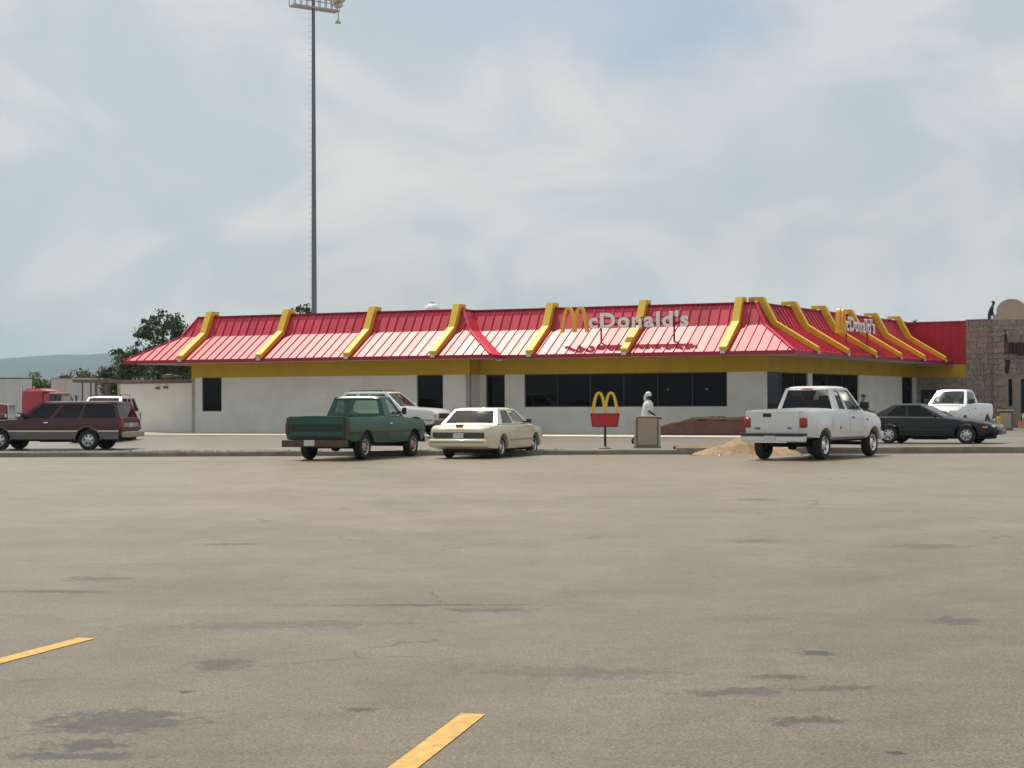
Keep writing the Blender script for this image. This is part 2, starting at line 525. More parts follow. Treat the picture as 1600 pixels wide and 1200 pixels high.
M['cloth_white'] = mat('white_cotton', (0.74, 0.74, 0.76), 0.9, var=0.06, vscale=12, bump=0.3, bscale=20)
M['jeans'] = mat('blue_jeans', (0.035, 0.045, 0.09), 0.9, var=0.2, vscale=15)
M['cloth_dark'] = mat('dark_shirt', (0.03, 0.04, 0.045), 0.9, var=0.2, vscale=15)
M['shoe'] = mat('dark_shoe', (0.02, 0.02, 0.022), 0.6)
M['khaki'] = mat('dark_trousers', (0.05, 0.045, 0.04), 0.9)
M['lamp_glow'] = mat('lamp_glow', (0.9, 0.7, 0.4), 0.5, emit=(1.0, 0.72, 0.4), es=3.0)
M['brick_brown'] = mat('brown_box', (0.16, 0.11, 0.085), 0.8, var=0.2)
M['paper'] = mat('white_paper', (0.8, 0.8, 0.78), 0.8)
# ================================================================ GROUND
def rear_z(x, y):
    """height of the lot behind the kerb: falls to the left, level at the restaurant"""
    k = max(0.0, min(1.0, (y - 50) / 24.0))
    side = -0.02 + 0.0085 * max(-22, min(24, x))
    z = side * (1 - k) + 0.12 * k
    if x < -20:
        q = min(1.0, (-20 - x) / 10.0) * max(0.0, min(1.0, (y - 80) / 20.0))
        z = z * (1 - q) - 0.25 * q
    return z

g = G()
for a, b, c, d in ((-7000, -3000, 7000, 9000),):
    g.add([(a, b, -0.6), (c, b, -0.6), (c, d, -0.6), (a, d, -0.6)], [(0, 1, 2, 3)])
tag(obj('ground', g, M['field']), kind='structure')

stains = [(-1.94, 8.19, .50, .42, .2, .42), (-1.97, 7.60, .28, .22, 0, .45), (-1.74, 9.95, .24, .30, .1, .38),
          (-3.80, 13.85, .75, .16, -.1, .45), (-3.70, 14.85, .42, .30, 0, .38), (-0.74, 12.82, 1.3, .10, -.03, .40), (-0.2, 12.5, .55, .16, 0, .35),
          (1.86, 10.31, .13, .17, .4, .5), (1.50, 9.40, .22, .16, 0, .42), (1.20, 8.93, .42, .18, .2, .36), (1.75, 9.02, .35, .12, .1, .34),
          (3.12, 11.75, .30, .32, 0, .30), (-1.77, 9.0, .05, .07, 0, .55), (-0.75, 8.45, .12, .10, 0, .45),
          (1.40, 8.11, .30, .14, .2, .40), (-1.98, 7.37, .50, .10, 0, .42), (1.70, 7.36, .06, .06, 0, .55), (-3.13, 18.5, .6, .25, .1, .35),
          (3.88, 26.5, .5, .5, 0, .32), (2.68, 18.6, .45, .4, 0, .28), (4.46, 17.8, .7, .4, 0, .25), (-1.58, 11.7, 1.4, .3, .1, .22),
          (0.3, 9.6, .9, .3, -.2, .2)]
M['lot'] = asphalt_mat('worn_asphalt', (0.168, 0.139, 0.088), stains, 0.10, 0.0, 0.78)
M['rear_lot'] = asphalt_mat('rear_asphalt', (0.150, 0.135, 0.112), (), 0.06, 3.3)
g = G()
g.grid([[(x, y, 0.0) for x in (-90, -30, 0, 30, 90)] for y in (-40, 0, 25, 49.95)])
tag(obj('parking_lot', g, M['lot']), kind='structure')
g = G()
xs = [-160, -90, -60, -45] + [-40 + 2 * i for i in range(41)] + [45, 60, 90, 160]
ys = [50.2 + 2.0 * i for i in range(25)] + [100, 110, 120, 140, 180, 260, 420]
g.grid([[(x, y, rear_z(x, y) - 0.02) for x in xs] for y in ys])
tag(obj('rear_road', g, M['rear_lot'], smooth=60), kind='structure')

# kerb between the two lots
def kerb(name, x0, x1, h, wd, y0=49.7):
    g = G()
    n = max(2, int(abs(x1 - x0) / 0.8))
    rows = []
    for i in range(n + 1):
        x = x0 + (x1 - x0) * i / n
        j = random.uniform(-.012, .012); k = random.uniform(-.008, .008)
        yy = y0 + j - 0.004 * x
        rows.append([(x, yy, -0.05), (x, yy + 0.005, h - 0.04 + k), (x, yy + 0.035, h + k), (x, yy + wd - 0.03, h + k), (x, yy + wd, h - 0.05), (x, yy + wd + .01, -0.3)])
    g.grid(rows)
    g.add(rows[0], [tuple(range(6))]); g.add(rows[-1], [tuple(range(5, -1, -1))])
    return tag(obj(name, g, M['concrete'], smooth=40), kind='structure')
kerb('kerb', -60, 4.9, 0.14, 0.42)
kerb('kerb', 4.904, 60, 0.19, 0.42)
# verge strip of dry earth behind the left kerb
g = G()
rows = []
for i in range(121):
    x = -45 + 50 * i / 120
    rows.append([(x, 50.10, 0.07), (x, 50.3, 0.10 + random.uniform(-.01, .02)), (x, 50.55, 0.085 + random.uniform(-.02, .02)), (x, 50.9, rear_z(x, 50.9) - 0.03)])
g.grid(rows)
tag(obj('verge', g, M['dirt'], smooth=60), kind='structure')
rnd = random.Random(3)
for nm, mt, n, lab in (('dry_grass', 'dry_grass', 5200, 'short dry grass along the kerb on the left'), ('weeds', 'weed', 1500, 'low green weeds along the kerb by the maroon wagon')):
    g = G()
    for i in range(n):
        x = rnd.uniform(-24, 1.5) if nm == 'dry_grass' else rnd.gauss(-13, 3.0)
        if math.sin(x * 1.7) + math.sin(x * 0.63 + 1) < rnd.uniform(-1.6, 1.0): continue
        y = 50.18 + abs(rnd.gauss(0, .22))
        h = rnd.uniform(.03, .10); a = rnd.uniform(0, pi); w = rnd.uniform(.008, .02)
        lx, ly = rnd.gauss(0, .03), rnd.gauss(0, .03)
        z = 0.09
        g.add([(x - w * cos(a), y - w * sin(a), z), (x + w * cos(a), y + w * sin(a), z), (x + lx, y + ly, z + h)], [(0, 1, 2)])
    tag(obj(nm, g, M[mt], fix=False), lab, 'grass', kind='stuff')

# painted stall lines
def stall_line(x, y, ang, length, w=0.125):
    dx, dy = sin(R(ang)), cos(R(ang))
    px_, py_ = cos(R(ang)) * w / 2, -sin(R(ang)) * w / 2
    g = G()
    g.grid([[(x - dx * t - px_, y - dy * t - py_, 0.004), (x - dx * t + px_, y - dy * t + py_, 0.004)] for t in [length * i / 10 for i in range(11)]])
    return tag(obj('parking_line', g, M['line']), kind='structure')
stall_line(-2.83, 11.07, 16, 5.5)
stall_line(-0.20, 8.31, 12.5, 5.5)
# dashed yellow edge paint near the kerb on the right and a pale line on the rear lot
g = G()
g.grid([[(x, 51.0 + o, rear_z(x, 51.0 + o) + 0.0) for x in [13.9 + .5 * i for i in range(12)]] for o in (0, .45, .9)])
tag(obj('kerb_dust', g, mat('orange_dust', (0.46, 0.29, 0.14), 0.95, var=0.3, vscale=2.5)), kind='structure')

# ================================================================ RESTAURANT
ANG = R(24)
U = Vector((cos(ANG), -sin(ANG)))            # along the front, to the right
V = Vector((sin(ANG), cos(ANG)))             # into the building
O = Vector((2.34, 76.0))                     # point on the right-hand front eave
SA = R(30.2)
SD = Vector((sin(SA), cos(SA)))              # along the side, away from the viewer
SN = Vector((cos(SA), -sin(SA)))             # outward normal of the side
RUN1, RUN2 = 2.05, 2.70
Z_E, Z_B, Z_R = 3.77, 4.99, 6.03             # eave, break and ridge heights
Z_BASE = 0.12
STEP = 1.2                                   # left part stands forward by this much
def fp(a, b):                                # front coordinates -> xy
    return O + U * a + V * b
def isect(p, d, q, e):
    den = d.x * e.y - d.y * e.x
    t = ((q.x - p.x) * e.y - (q.y - p.y) * e.x) / den
    return p + d * t
A_C = 10.71
E1 = fp(A_C, 0)                              # right eave corner
def side_line(off): return E1 - SN * off
LEN_S = 25.0
A_L = -23.6
A_M = -3.1

root = thing('restaurant_building', 'low fast food restaurant with red metal mansard roof, yellow roof beams and white walls', 'restaurant', (*fp(-6, 10), 0), worldspace=True)

def clip(poly, f):
    out = []
    for i in range(len(poly)):
        p, q = poly[i], poly[(i + 1) % len(poly)]
        a, b = f(p), f(q)
        if a >= 0: out.append(p)
        if (a >= 0) != (b >= 0):
            t = a / (a - b)
            out.append((p[0] + (q[0] - p[0]) * t, p[1] + (q[1] - p[1]) * t))
    return out

# flat roof deck (behind the ridge) and the soffit
def v3(p, z): return (p.x, p.y, z)
ridge_c = isect(fp(0, RUN2), U, side_line(RUN2), SD)
side_end_in = side_line(RUN2) + SD * LEN_S
BACK = 21.0
deck = [fp(A_L + RUN2, -STEP + RUN2), fp(A_M - RUN2, -STEP + RUN2), fp(A_M - RUN2, RUN2), ridge_c, side_end_in, side_end_in - SN * 8, fp(-2, BACK), fp(A_L + RUN2, BACK)]
g = G()
g.extrude([v3(p, 5.55) for p in deck], (0, 0, .2))
roof = obj('roof', g, M['gravel_roof'], root)

def strip_face(E, e, n, e0, e1, left, right, r0, r1, z0, z1, w, phase=0.0, seam=True, up=0.0):
    """panels of one roof plane. left/right: offset of the boundary along e per metre of run"""
    L3 = lambda ee, rr, off=0.0: Vector((E.x + e.x * ee + n.x * rr, E.y + e.y * ee + n.y * rr, z0 + (z1 - z0) * (rr - r0) / (r1 - r0))) + nrm * off
    sl = Vector((n.x * (r1 - r0), n.y * (r1 - r0), z1 - z0)).normalized()
    nrm = sl.cross(Vector((e.x, e.y, 0)))
    if nrm.z < 0: nrm = -nrm
    nrm.normalize()
    lo = min(e0 + left * r0, e0 + left * r1); hi = max(e1 + right * r0, e1 + right * r1)
    k = math.floor((lo - phase) / w)
    x = phase + k * w
    while x < hi:
        poly = [(x, r0), (x + w, r0), (x + w, r1), (x, r1)]
        poly = clip(poly, lambda p: p[0] - (e0 + left * p[1]))
        poly = clip(poly, lambda p: (e1 + right * p[1]) - p[0])
        ar = 0
        for i in range(len(poly)):
            p, q = poly[i], poly[(i + 1) % len(poly)]
            ar += p[0] * q[1] - q[0] * p[1]
        if len(poly) >= 3 and abs(ar) > 0.006:
            g = G()
            g.extrude([L3(a, b) for a, b in poly], nrm * 0.025)
            if seam:
                rs = [p[1] for p in poly if abs(p[0] - x) < 1e-6]
                if len(rs) >= 2 and max(rs) - min(rs) > 0.05:
                    a, b = min(rs), max(rs)
                    g.extrude([L3(x - .012, a, .0), L3(x + .022, a, .0), L3(x + .022, b, .0), L3(x - .012, b, .0)], nrm * 0.075)
            obj('roof_panel', g, M['roof'], roof)
        x += w

def corner_factor(E, e, n, E2, e2, n2):
    """how far along e the hip moves per metre of run"""
    p0 = isect(E, e, E2, e2); p1 = isect(E + n, e, E2 + n2, e2)
    return (p1 - p0).dot(e)
cf = corner_factor(E1, U, V, E1, SD, -SN)
cs = corner_factor(E1, SD, -SN, E1, U, V)
W = 0.47
eL = fp(0, -STEP)
for (r0, r1, z0, z1) in ((0, RUN1, Z_E, Z_B), (RUN1, RUN2, Z_B, Z_R)):
    strip_face(eL, U, V, A_L, A_M, 1, -1, r0, r1, z0, z1, W, A_M)
    strip_face(O, U, V, A_M, A_C, -1, cf, r0, r1, z0, z1, W, 0.1)
    # right-facing end of the forward part: a narrow strip
    strip_face(fp(A_M, 0), -V, -U, 0, STEP, -1, -1, r0, r1, z0, z1, 5.0, -2.0, seam=False)
    strip_face(E1, SD, -SN, 0, LEN_S, cs, 0, r0, r1, z0, z1, W, 0.2)
    strip_face(fp(A_L, -STEP), V, U, 0, 16, 1, -1, r0, r1, z0, z1, W * 1.5, 0.0)

# hip and ridge flashings
def bar(p, q, w, h, up=(0, 0, 1)):
    p, q = Vector(p), Vector(q)
    d = (q - p).normalized(); x = d.cross(Vector(up)).normalized() * w / 2; y = x.cross(d).normalized() * h
    if y.z < 0: y = -y
    return [p - x, p + x, q + x, q - x], y
def flash(name, pts, w, h, m, parent=roof):
    g = G()
    for i in range(len(pts) - 1):
        a, b = bar(pts[i], pts[i + 1], w, h)
        g.extrude(a, b)
    return obj(name, g, m, parent)
def P(p, z): return Vector((p.x, p.y, z))
hips = [[P(fp(A_M, -STEP), Z_E), P(fp(A_M - RUN1, -STEP + RUN1), Z_B), P(fp(A_M - RUN2, -STEP + RUN2), Z_R)],
        [P(E1, Z_E), P(isect(fp(0, RUN1), U, side_line(RUN1), SD), Z_B), P(ridge_c, Z_R)],
        [P(fp(A_L, -STEP), Z_E), P(fp(A_L + RUN1, -STEP + RUN1), Z_B), P(fp(A_L + RUN2, -STEP + RUN2), Z_R)]]
for h in hips:
    flash('hip_flashing', [p + Vector((0, 0, .02)) for p in h], 0.14, 0.06, M['roof'])
ridge_pts = [fp(A_L + RUN2, -STEP + RUN2), fp(A_M - RUN2, -STEP + RUN2), fp(A_M - RUN2, RUN2), ridge_c, side_end_in]
for i in range(4):
    flash('ridge_cap', [P(ridge_pts[i], Z_R - .01), P(ridge_pts[i + 1], Z_R - .01)], 0.22, 0.06, M['roof_dark'])
# back of the mansard parapet
g = G()
for i in range(4):
    p, q = ridge_pts[i], ridge_pts[i + 1]
    d = (q - p).normalized(); nn = Vector((-d.y, d.x))
    if i == 0: p = p + d * .7
    g.extrude([P(p, 5.7), P(q, 5.7), P(q, 6.0), P(p, 6.0)], (nn.x * .08, nn.y * .08, 0))
obj('parapet', g, M['soffit'], root)

# fascia
eave_pts = [fp(A_L, 15), fp(A_L, -STEP), fp(A_M, -STEP), fp(A_M, 0), E1, E1 + SD * LEN_S]
for i in range(5):
    p, q = eave_pts[i], eave_pts[i + 1]
    d = (q - p).normalized(); nn = Vector((d.y, -d.x))
    g = G()
    a = p - d * 0.0; b = q
    g.extrude([P(a + nn * .03, Z_E - .15), P(b + nn * .03, Z_E - .15), P(b + nn * .03, Z_E + .012), P(a + nn * .03, Z_E + .012)], (-nn.x * .08, -nn.y * .08, 0))
    obj('fascia', g, M['roof_dark'], root)

# wall line
WL = 2.05
corner = isect(fp(0, WL), U, side_line(WL), SD)
A_W0 = -20.9
wall_pts = [fp(A_W0, -STEP + WL), fp(A_M - WL, -STEP + WL), fp(A_M - WL, WL), corner, side_line(WL) + SD * LEN_S]
g = G()
g.extrude([P(p, Z_E - .13) for p in [fp(A_L, 15), fp(A_L, -STEP), fp(A_M, -STEP), fp(A_M, 0), E1, E1 + SD * LEN_S, side_line(4) + SD * LEN_S, fp(0, 6), fp(A_L + 4, 6), fp(A_L + 4, 15)]], (0, 0, .03))
obj('soffit', g, M['soffit'], root)

def wall_panel(name, p, q, z0, z1, openings, th, m, parent, ext=0.0, mats=None):
    """a wall from p to q (outside on the right-hand side of p->q when walking) with rectangular openings (t0,t1,z0,z1)"""
    d = (q - p).normalized(); L = (q - p).length
    nn = Vector((-d.y, d.x))
    ts = sorted(set([0.0, L] + [t for o in openings for t in o[:2]]))
    zs = sorted(set([z0, z1] + [z for o in openings for z in o[2:4]]))
    def solid(i, k):
        if i < 0 or k < 0 or i >= len(ts) - 1 or k >= len(zs) - 1: return False
        tm, zm = (ts[i] + ts[i + 1]) / 2, (zs[k] + zs[k + 1]) / 2
        return not any(o[0] < tm < o[1] and o[2] < zm < o[3] for o in openings)
    g = G()
    def pt(t, z, b): 
        w = p + d * t + nn * (th if b else 0)
        return (w.x, w.y, z)
    for i in range(len(ts) - 1):
        for k in range(len(zs) - 1):
            if not solid(i, k): continue
            t0, t1, a0, a1 = ts[i], ts[i + 1], zs[k], zs[k + 1]
            g.add([pt(t0, a0, 0), pt(t1, a0, 0), pt(t1, a1, 0), pt(t0, a1, 0)], [(0, 1, 2, 3)])
            g.add([pt(t0, a0, 1), pt(t1, a0, 1), pt(t1, a1, 1), pt(t0, a1, 1)], [(3, 2, 1, 0)])
            for (di, dk, c) in ((-1, 0, ((t0, a0), (t0, a1))), (1, 0, ((t1, a1), (t1, a0))), (0, -1, ((t1, a0), (t0, a0))), (0, 1, ((t0, a1), (t1, a1)))):
                if not solid(i + di, k + dk):
                    (ta, za), (tb, zb) = c
                    g.add([pt(ta, za, 0), pt(tb, zb, 0), pt(tb, zb, 1), pt(ta, za, 1)], [(0, 1, 2, 3)])
    return obj(name, g, m, parent, fix=False)

def window(p, q, t0, t1, z0, z1, parent, mull=(), name='window', glass=None, fw=0.05, door=False):
    d = (q - p).normalized(); nn = Vector((-d.y, d.x))
    def bx(ta, tb, za, zb, depth, off):
        g = G()
        a = p + d * ta + nn * off; b = p + d * tb + nn * off
        g.extrude([P(a, za), P(b, za), P(b, zb), P(a, zb)], (nn.x * depth, nn.y * depth, 0))
        return g
    g = G()
    for (ta, tb, za, zb) in [(t0, t0 + fw, z0, z1), (t1 - fw, t1, z0, z1), (t0 + fw, t1 - fw, z0, z0 + fw), (t0 + fw, t1 - fw, z1 - fw, z1)] + [(m_ - fw / 2, m_ + fw / 2, z0 + fw, z1 - fw) for m_ in mull]:
        b = bx(ta, tb, za, zb, 0.06, 0.08); g.add(b.v, b.f)
    w = obj(name, g, M['frame_dark'], parent)
    cuts = [t0 + fw] + list(mull) + [t1 - fw]
    for i in range(len(cuts) - 1):
        ta = cuts[i] + (fw / 2 if i else 0); tb = cuts[i + 1] - (fw / 2 if i < len(cuts) - 2 else 0)
        obj('pane', bx(ta, tb, z0 + fw, z1 - fw, 0.008, 0.10), glass or M['glass_dark'], w)
    return w

Z_BB, Z_BT = 2.92, 3.64
def tpos(p, q, a): return a
# (wall start, wall end, openings)
p0, p1, p2, p3, p4 = wall_pts
l01 = (p1 - p0).length
wins0 = [(0.62, 1.80, 1.20, Z_BB), (12.95, 14.35, 1.20, Z_BB)]
wall_panel('wall', p0, p1, Z_BASE - .2, Z_BB, wins0, .2, M['wall'], root)
for w in wins0: window(p0, p1, *w, root)
wall_panel('wall', p1, p2, Z_BASE - .2, Z_BB, [], .2, M['wall'], root)
wins2 = [(0.30, 1.30, Z_BASE - .0, Z_BB), (2.32, 12.28, 1.36, Z_BB)]
wall_panel('wall', p2, p3, Z_BASE - .2, Z_BB, wins2, .2, M['wall'], root)
dr = window(p2, p3, *wins2[0], root, name='door', fw=.08)
dd = (p3 - p2).normalized(); nn_ = Vector((dd.y, -dd.x))
hp = p2 + dd * 1.12 + nn_ * -.05
obj('handle', G().tube([P(hp, 1.0), P(hp, 1.35)], .018), M['chrome'], dr)
window(p2, p3, *wins2[1], root, mull=[2.32 + 9.96 * i / 6 for i in range(1, 6)])
wins3 = [(0.30, 5.55, 1.0, Z_BB), (6.15, 13.0, 1.0, Z_BB), (20.4, 22.5, Z_BASE, Z_BB)]
wall_panel('wall', p3, p4, Z_BASE - .2, Z_BB, wins3, .2, M['wall'], root)
window(p3, p4, *wins3[0], root, mull=[2.05, 3.8])
window(p3, p4, *wins3[1], root, mull=[8.4, 10.7])
window(p3, p4, *wins3[2], root, name='door', mull=[21.45], fw=.07)
# back and left walls, room floor and ceiling
wall_panel('wall', fp(A_W0, 19), p0, Z_BASE - .2, 4.5, [], .2, M['wall'], root)
wall_panel('wall', side_end_in - SN * 7, fp(A_W0, 19), Z_BASE - .2, 5.5, [], .2, M['room'], root)
wall_panel('room_wall', fp(9.5, 9), fp(A_W0 + .4, 9), Z_BASE, 3.6, [], .15, M['room'], root)
g = G(); g.extrude([P(p, Z_BASE + .01) for p in [fp(A_W0 + .3, 3), fp(-5, 3), fp(8.5, 2.6), side_line(2.6) + SD * 24, side_line(8) + SD * 24, fp(9, 9), fp(A_W0 + .3, 9)]], (0, 0, .03))
obj('room_floor', g, M['room'], root)
g = G(); g.extrude([P(p, 3.2) for p in [fp(A_W0 + .3, 1.2), fp(-5.5, 1.2), fp(-5.0, 2.5), fp(8.5, 2.5), side_line(2.6) + SD * 24, side_line(8) + SD * 24, fp(9, 9), fp(A_W0 + .3, 9)]], (0, 0, .03))
obj('room_ceiling', g, M['room'], root)
# yellow band above the walls
for i, (p, q) in enumerate(((p0, p1), (p1, p2), (p2, p3), (p3, p4))):
    d = (q - p).normalized(); nn = Vector((d.y, -d.x))
    ea = .03 if i in (0,) else 0.0
    a, b = p, q
    if i == 0: b = q + d * .03
    if i == 1: a = p - d * -.0; b = q - d * .031
    if i == 2: b = q + d * .03
    if i == 3: a = p + d * .0
    g = G()
    g.extrude([P(a + nn * .03, Z_BB), P(b + nn * .03, Z_BB), P(b + nn * .03, Z_BT), P(a + nn * .03, Z_BT)], (-nn.x * .22, -nn.y * .22, 0))
    obj('band', g, M['band'], root)

# roof beams: bent box beams standing proud of the panels, rising over the ridge with a return
def roof_beam(E, e, n, t, w=0.34):
    prof = [(-0.10, Z_E + .02), (RUN1 - .03, Z_B + .03), (RUN2, 0), (RUN2, 0)]
    outer = [(-0.14, Z_E + .22), (RUN1 - .22, Z_B + .20), (RUN2 - .26, Z_R + .28), (RUN2 + .42, Z_R + .28)]
    # the beam ends over the ridge in a box loop that comes back down behind it
    poly = outer + [(RUN2 + .42, 5.76), (RUN2 + .28, 5.76), (RUN2 + .28, Z_R + .13), (RUN2 + .0, Z_R + .13), (RUN1 + .02, Z_B + .02), (-0.10, Z_E + .02)]
    g = G()
    q = [P(E + e * (t - w / 2) + n * r, z) for r, z in poly]
    n_ = len(q); wv_ = Vector((e.x * w, e.y * w, 0))
    vs = q + [p + wv_ for p in q]
    # split the concave profile into quads
    def idx(i): return i
    quads = [(0, 1, 8, 9), (1, 2, 7, 8), (2, 3, 6, 7), (3, 4, 5, 6)]
    fs = [qd for qd in quads] + [tuple(i + n_ for i in reversed(qd)) for qd in quads]
    for i in range(n_):
        j = (i + 1) % n_
        fs.append((i, j, n_ + j, n_ + i))
    g.add(vs, fs)
    b = obj('roof_beam', g, M['beam'], root)
    g = G()
    c = E + e * t - n * .145
    g.extrude([P(c - e * (w / 2 - .06), Z_E - .08), P(c + e * (w / 2 - .06), Z_E - .08), P(c + e * (w / 2 - .06), Z_E + .06), P(c - e * (w / 2 - .06), Z_E + .06)], (-n.x * .03, -n.y * .03, 0))
    obj('end_cap', g, M['beam_end'], b)
for t in (-20.1, -15.5, -10.6, -6.0): roof_beam(eL, U, V, t)
for t in (-1.65, 3.0, 7.6): roof_beam(O, U, V, t)
for i in range(6): roof_beam(E1, SD, -SN, 2.8 + 4.08 * i)

# soffit lamp
sl = fp(-3.6, 1.0)
obj('soffit_lamp', G().rbox((sl.x, sl.y, Z_E - .18), (.35, .2, .1), .02, -ANG), M['beam_end'], root)

# red end wall between the mansard and the stone building
rw0 = side_line(RUN2 + .45) + SD * (LEN_S + .04)
rw1 = rw0 + SN * 3.9
def slab(p, q, z0, z1, th, name, m, parent):
    d = (q - p).normalized(); nn = Vector((-d.y, d.x))
    g = G(); g.extrude([P(p, z0), P(q, z0), P(q, z1), P(p, z1)], (nn.x * th, nn.y * th, 0))
    return obj(name, g, m, parent)
ew = slab(rw0, rw1, 3.60, 5.95, .3, 'end_wall', M['red_wall'], root)
npan = 9
for i in range(npan):
    a = rw0 + SN * (3.9 * i / npan + .01); b = rw0 + SN * (3.9 * (i + 1) / npan - .01)
    d = (b - a).normalized(); nn = Vector((d.y, -d.x))
    g = G(); g.extrude([P(a, 3.62), P(b, 3.62), P(b, 5.90), P(a, 5.90)], (nn.x * .02, nn.y * .02, 0))
    obj('wall_panel', g, M['red_wall'], ew)
slab(rw0 + Vector((0, -.06)), rw1 + Vector((0, -.06)), 5.95, 6.05, .4, 'coping', M['roof_dark'], root)
slab(rw0 + SN * .3, rw1 - SN * .01, 2.9, 3.59, .25, 'band', M['band'], root)

# low wing on the left
wing = thing('low_wing', 'low off-white flat-roofed wing at the left end of the restaurant', 'building', (*fp(-23.3, 1.6), 0), worldspace=True)
w0, w1 = fp(-25.8, 1.15), fp(A_W0 - .01, 1.15)
wall_panel('wall', w0, w1, -.2, 2.66, [], .2, M['wing'], wing)
wall_panel('wall', fp(-25.8, 9), w0, -.2, 2.66, [], .2, M['wing'], wing)
slab(w0 - U * .05 - V * .05, w1 - V * .05, 2.66, 2.78, .3, 'coping', M['brown_trim'], wing)
g = G(); g.extrude([P(p, 2.72) for p in (fp(-25.7, 1.45), fp(A_W0 - .02, 1.45), fp(A_W0 - .02, 9), fp(-25.7, 9))], (0, 0, .14))
obj('roof', g, M['gravel_roof'], wing)
for a, z in ((-23.2, 2.42), (-22.7, 2.45)):
    q = fp(a, 1.08)
    obj('wall_lamp', G().rbox((q.x, q.y, z), (.22, .14, .12), .02, -ANG), M['brown_trim'], wing)
for a, rr in ((-24.6, .3), (-22.4, .22)):
    q = fp(a, 4.0)
    obj('roof_vent', G().lathe([(0.0, 3.2), (rr, 3.16), (rr * 1.1, 3.02), (rr * .7, 3.0), (rr * .7, 2.84)], 16, 'z', (q.x, q.y, 0)), M['brown_trim'], wing, smooth=40)

# sidewalk along the walls
def strip_along(name, pts_in, pts_out, z0, z1, m):
    g = G()
    n = len(pts_in)
    for i in range(n - 1):
        a, b, c, d = pts_out[i], pts_out[i + 1], pts_in[i + 1], pts_in[i]
        g.extrude([P(a, z0), P(b, z0), P(c, z0), P(d, z0)], (0, 0, z1 - z0))
    return tag(obj(name, g, m), kind='structure')
strip_along('sidewalk', [fp(-26, 1.14), fp(A_W0, .84), fp(-5.2, .84), fp(-5.15, 2.04), corner], [fp(-26, -3.6), fp(A_W0, -4.4), fp(-5.2, -4.4), fp(-5.15, -4.4), isect(fp(0, -4.4), U, side_line(-1.0), SD)], -.1, .125, M['sidewalk'])
strip_along('sidewalk', [corner, p4], [isect(fp(0, -4.4), U, side_line(-1.0), SD), side_line(-1.0) + SD * 24.9], -.1, .124, M['sidewalk'])

# sloped planting bed by the front wall: low wall that climbs to the right
pb = thing('planting_bed', 'dark brown sloping planting bed against the white front wall', 'planter', (*fp(7.5, -.4), Z_BASE), worldspace=True)
g = G()
rows = []
rnd = random.Random(11)
for i in range(31):
    t = i / 30
    a = 4.9 + 5.4 * t
    h = min(1, t * 3.2) * .42 + .36
    rows.append([P(fp(a, -1.35), .05)] + [P(fp(a, -1.35 + .12), h * .9 + .12 + rnd.uniform(-.02, .02))] + [P(fp(a, -1.1 + .7 * k), h + .12 + rnd.uniform(-.04, .04)) for k in range(3)] + [P(fp(a, .9), .05)])
g.grid(rows)
g.add(rows[0], [tuple(range(6))]); g.add(rows[-1], [tuple(range(5, -1, -1))])
obj('mulch', g, M['mulch'], pb, smooth=50)
g = G()
q0, q1 = fp(4.86, -1.42), fp(10.3, -1.42)
d_ = (q1 - q0).normalized()
g.extrude([P(q0, .05), P(q1, .05), P(q1, .74), P(q0 + d_ * 1.7, .74), P(q0, .36)], (V.x * .12, V.y * .12, 0))
obj('retaining_wall', g, mat('brown_block', (0.11, 0.055, 0.045), 0.9, var=0.25, vscale=3, bump=0.4, bscale=10), pb)
rk = fp(9.0, -.9)
obj('rock', G().rbox((rk.x, rk.y, .93), (.22, .2, .16), .06, .4), M['mulch'], pb, smooth=60)

# ------------------------------------------------ roof signs
def text_letters(s, size, font_offset=0.032):
    """mesh (in the XZ plane, reading along +x) for every letter with its x position"""
    out = []
    x = 0.0
    for ch in s:
        cu = bpy.data.curves.new('t', 'FONT')
        cu.body = ch; cu.size = size; cu.extrude = 0.06; cu.offset = font_offset
        cu.resolution_u = 3
        o = bpy.data.objects.new('t', cu)
        col.objects.link(o)
        dg = bpy.context.evaluated_depsgraph_get()
        me = bpy.data.meshes.new_from_object(o.evaluated_get(dg))
        bpy.data.objects.remove(o, do_unlink=True)
        xs_ = [v.co.x for v in me.vertices]
        w = max(xs_) - min(xs_)
        out.append((me, x - min(xs_), ch))
        x += w + size * (0.10 if ch != "'" else 0.07)
    return out, x - size * 0.10

def arch_geo(w, h, bw, depth):
    """double arch, base centre at origin, in the XZ plane"""
    g = G()
    for sgn in (-1, 1):
        cx = sgn * w * 0.235
        pts = []
        n = 22
        for i in range(n + 1):
            t = -1 + 2 * i / n
            xx = cx + w * 0.25 * (t if True else 0) * (0.94 + 0.06 * abs(t))
            zz = h * (1 - abs(t) ** 2.7)
            pts.append((xx, zz))
        outl, inn = [], []
        for i, (x, z) in enumerate(pts):
            a = pts[max(i - 1, 0)]; b = pts[min(i + 1, n)]
            dx, dz = b[0] - a[0], b[1] - a[1]
            l = sqrt(dx * dx + dz * dz)
            nx, nz = -dz / l, dx / l
            k = bw / 2 * (0.78 + 0.22 * (1 - z / h))
            outl.append((x + nx * k, z + nz * k)); inn.append((x - nx * k, z - nz * k))
        yo = depth / 2 * (1.0 if sgn < 0 else 0.96)
        rows = [[(p[0], -yo, p[1]) for p in outl], [(p[0], -yo, p[1]) for p in inn], [(p[0], yo, p[1]) for p in inn], [(p[0], yo, p[1]) for p in outl], [(p[0], -yo, p[1]) for p in outl]]
        g.grid(rows)
        for e in (0, n):
            g.add([rows[k][e] for k in range(4)], [(0, 1, 2, 3)])
    return g

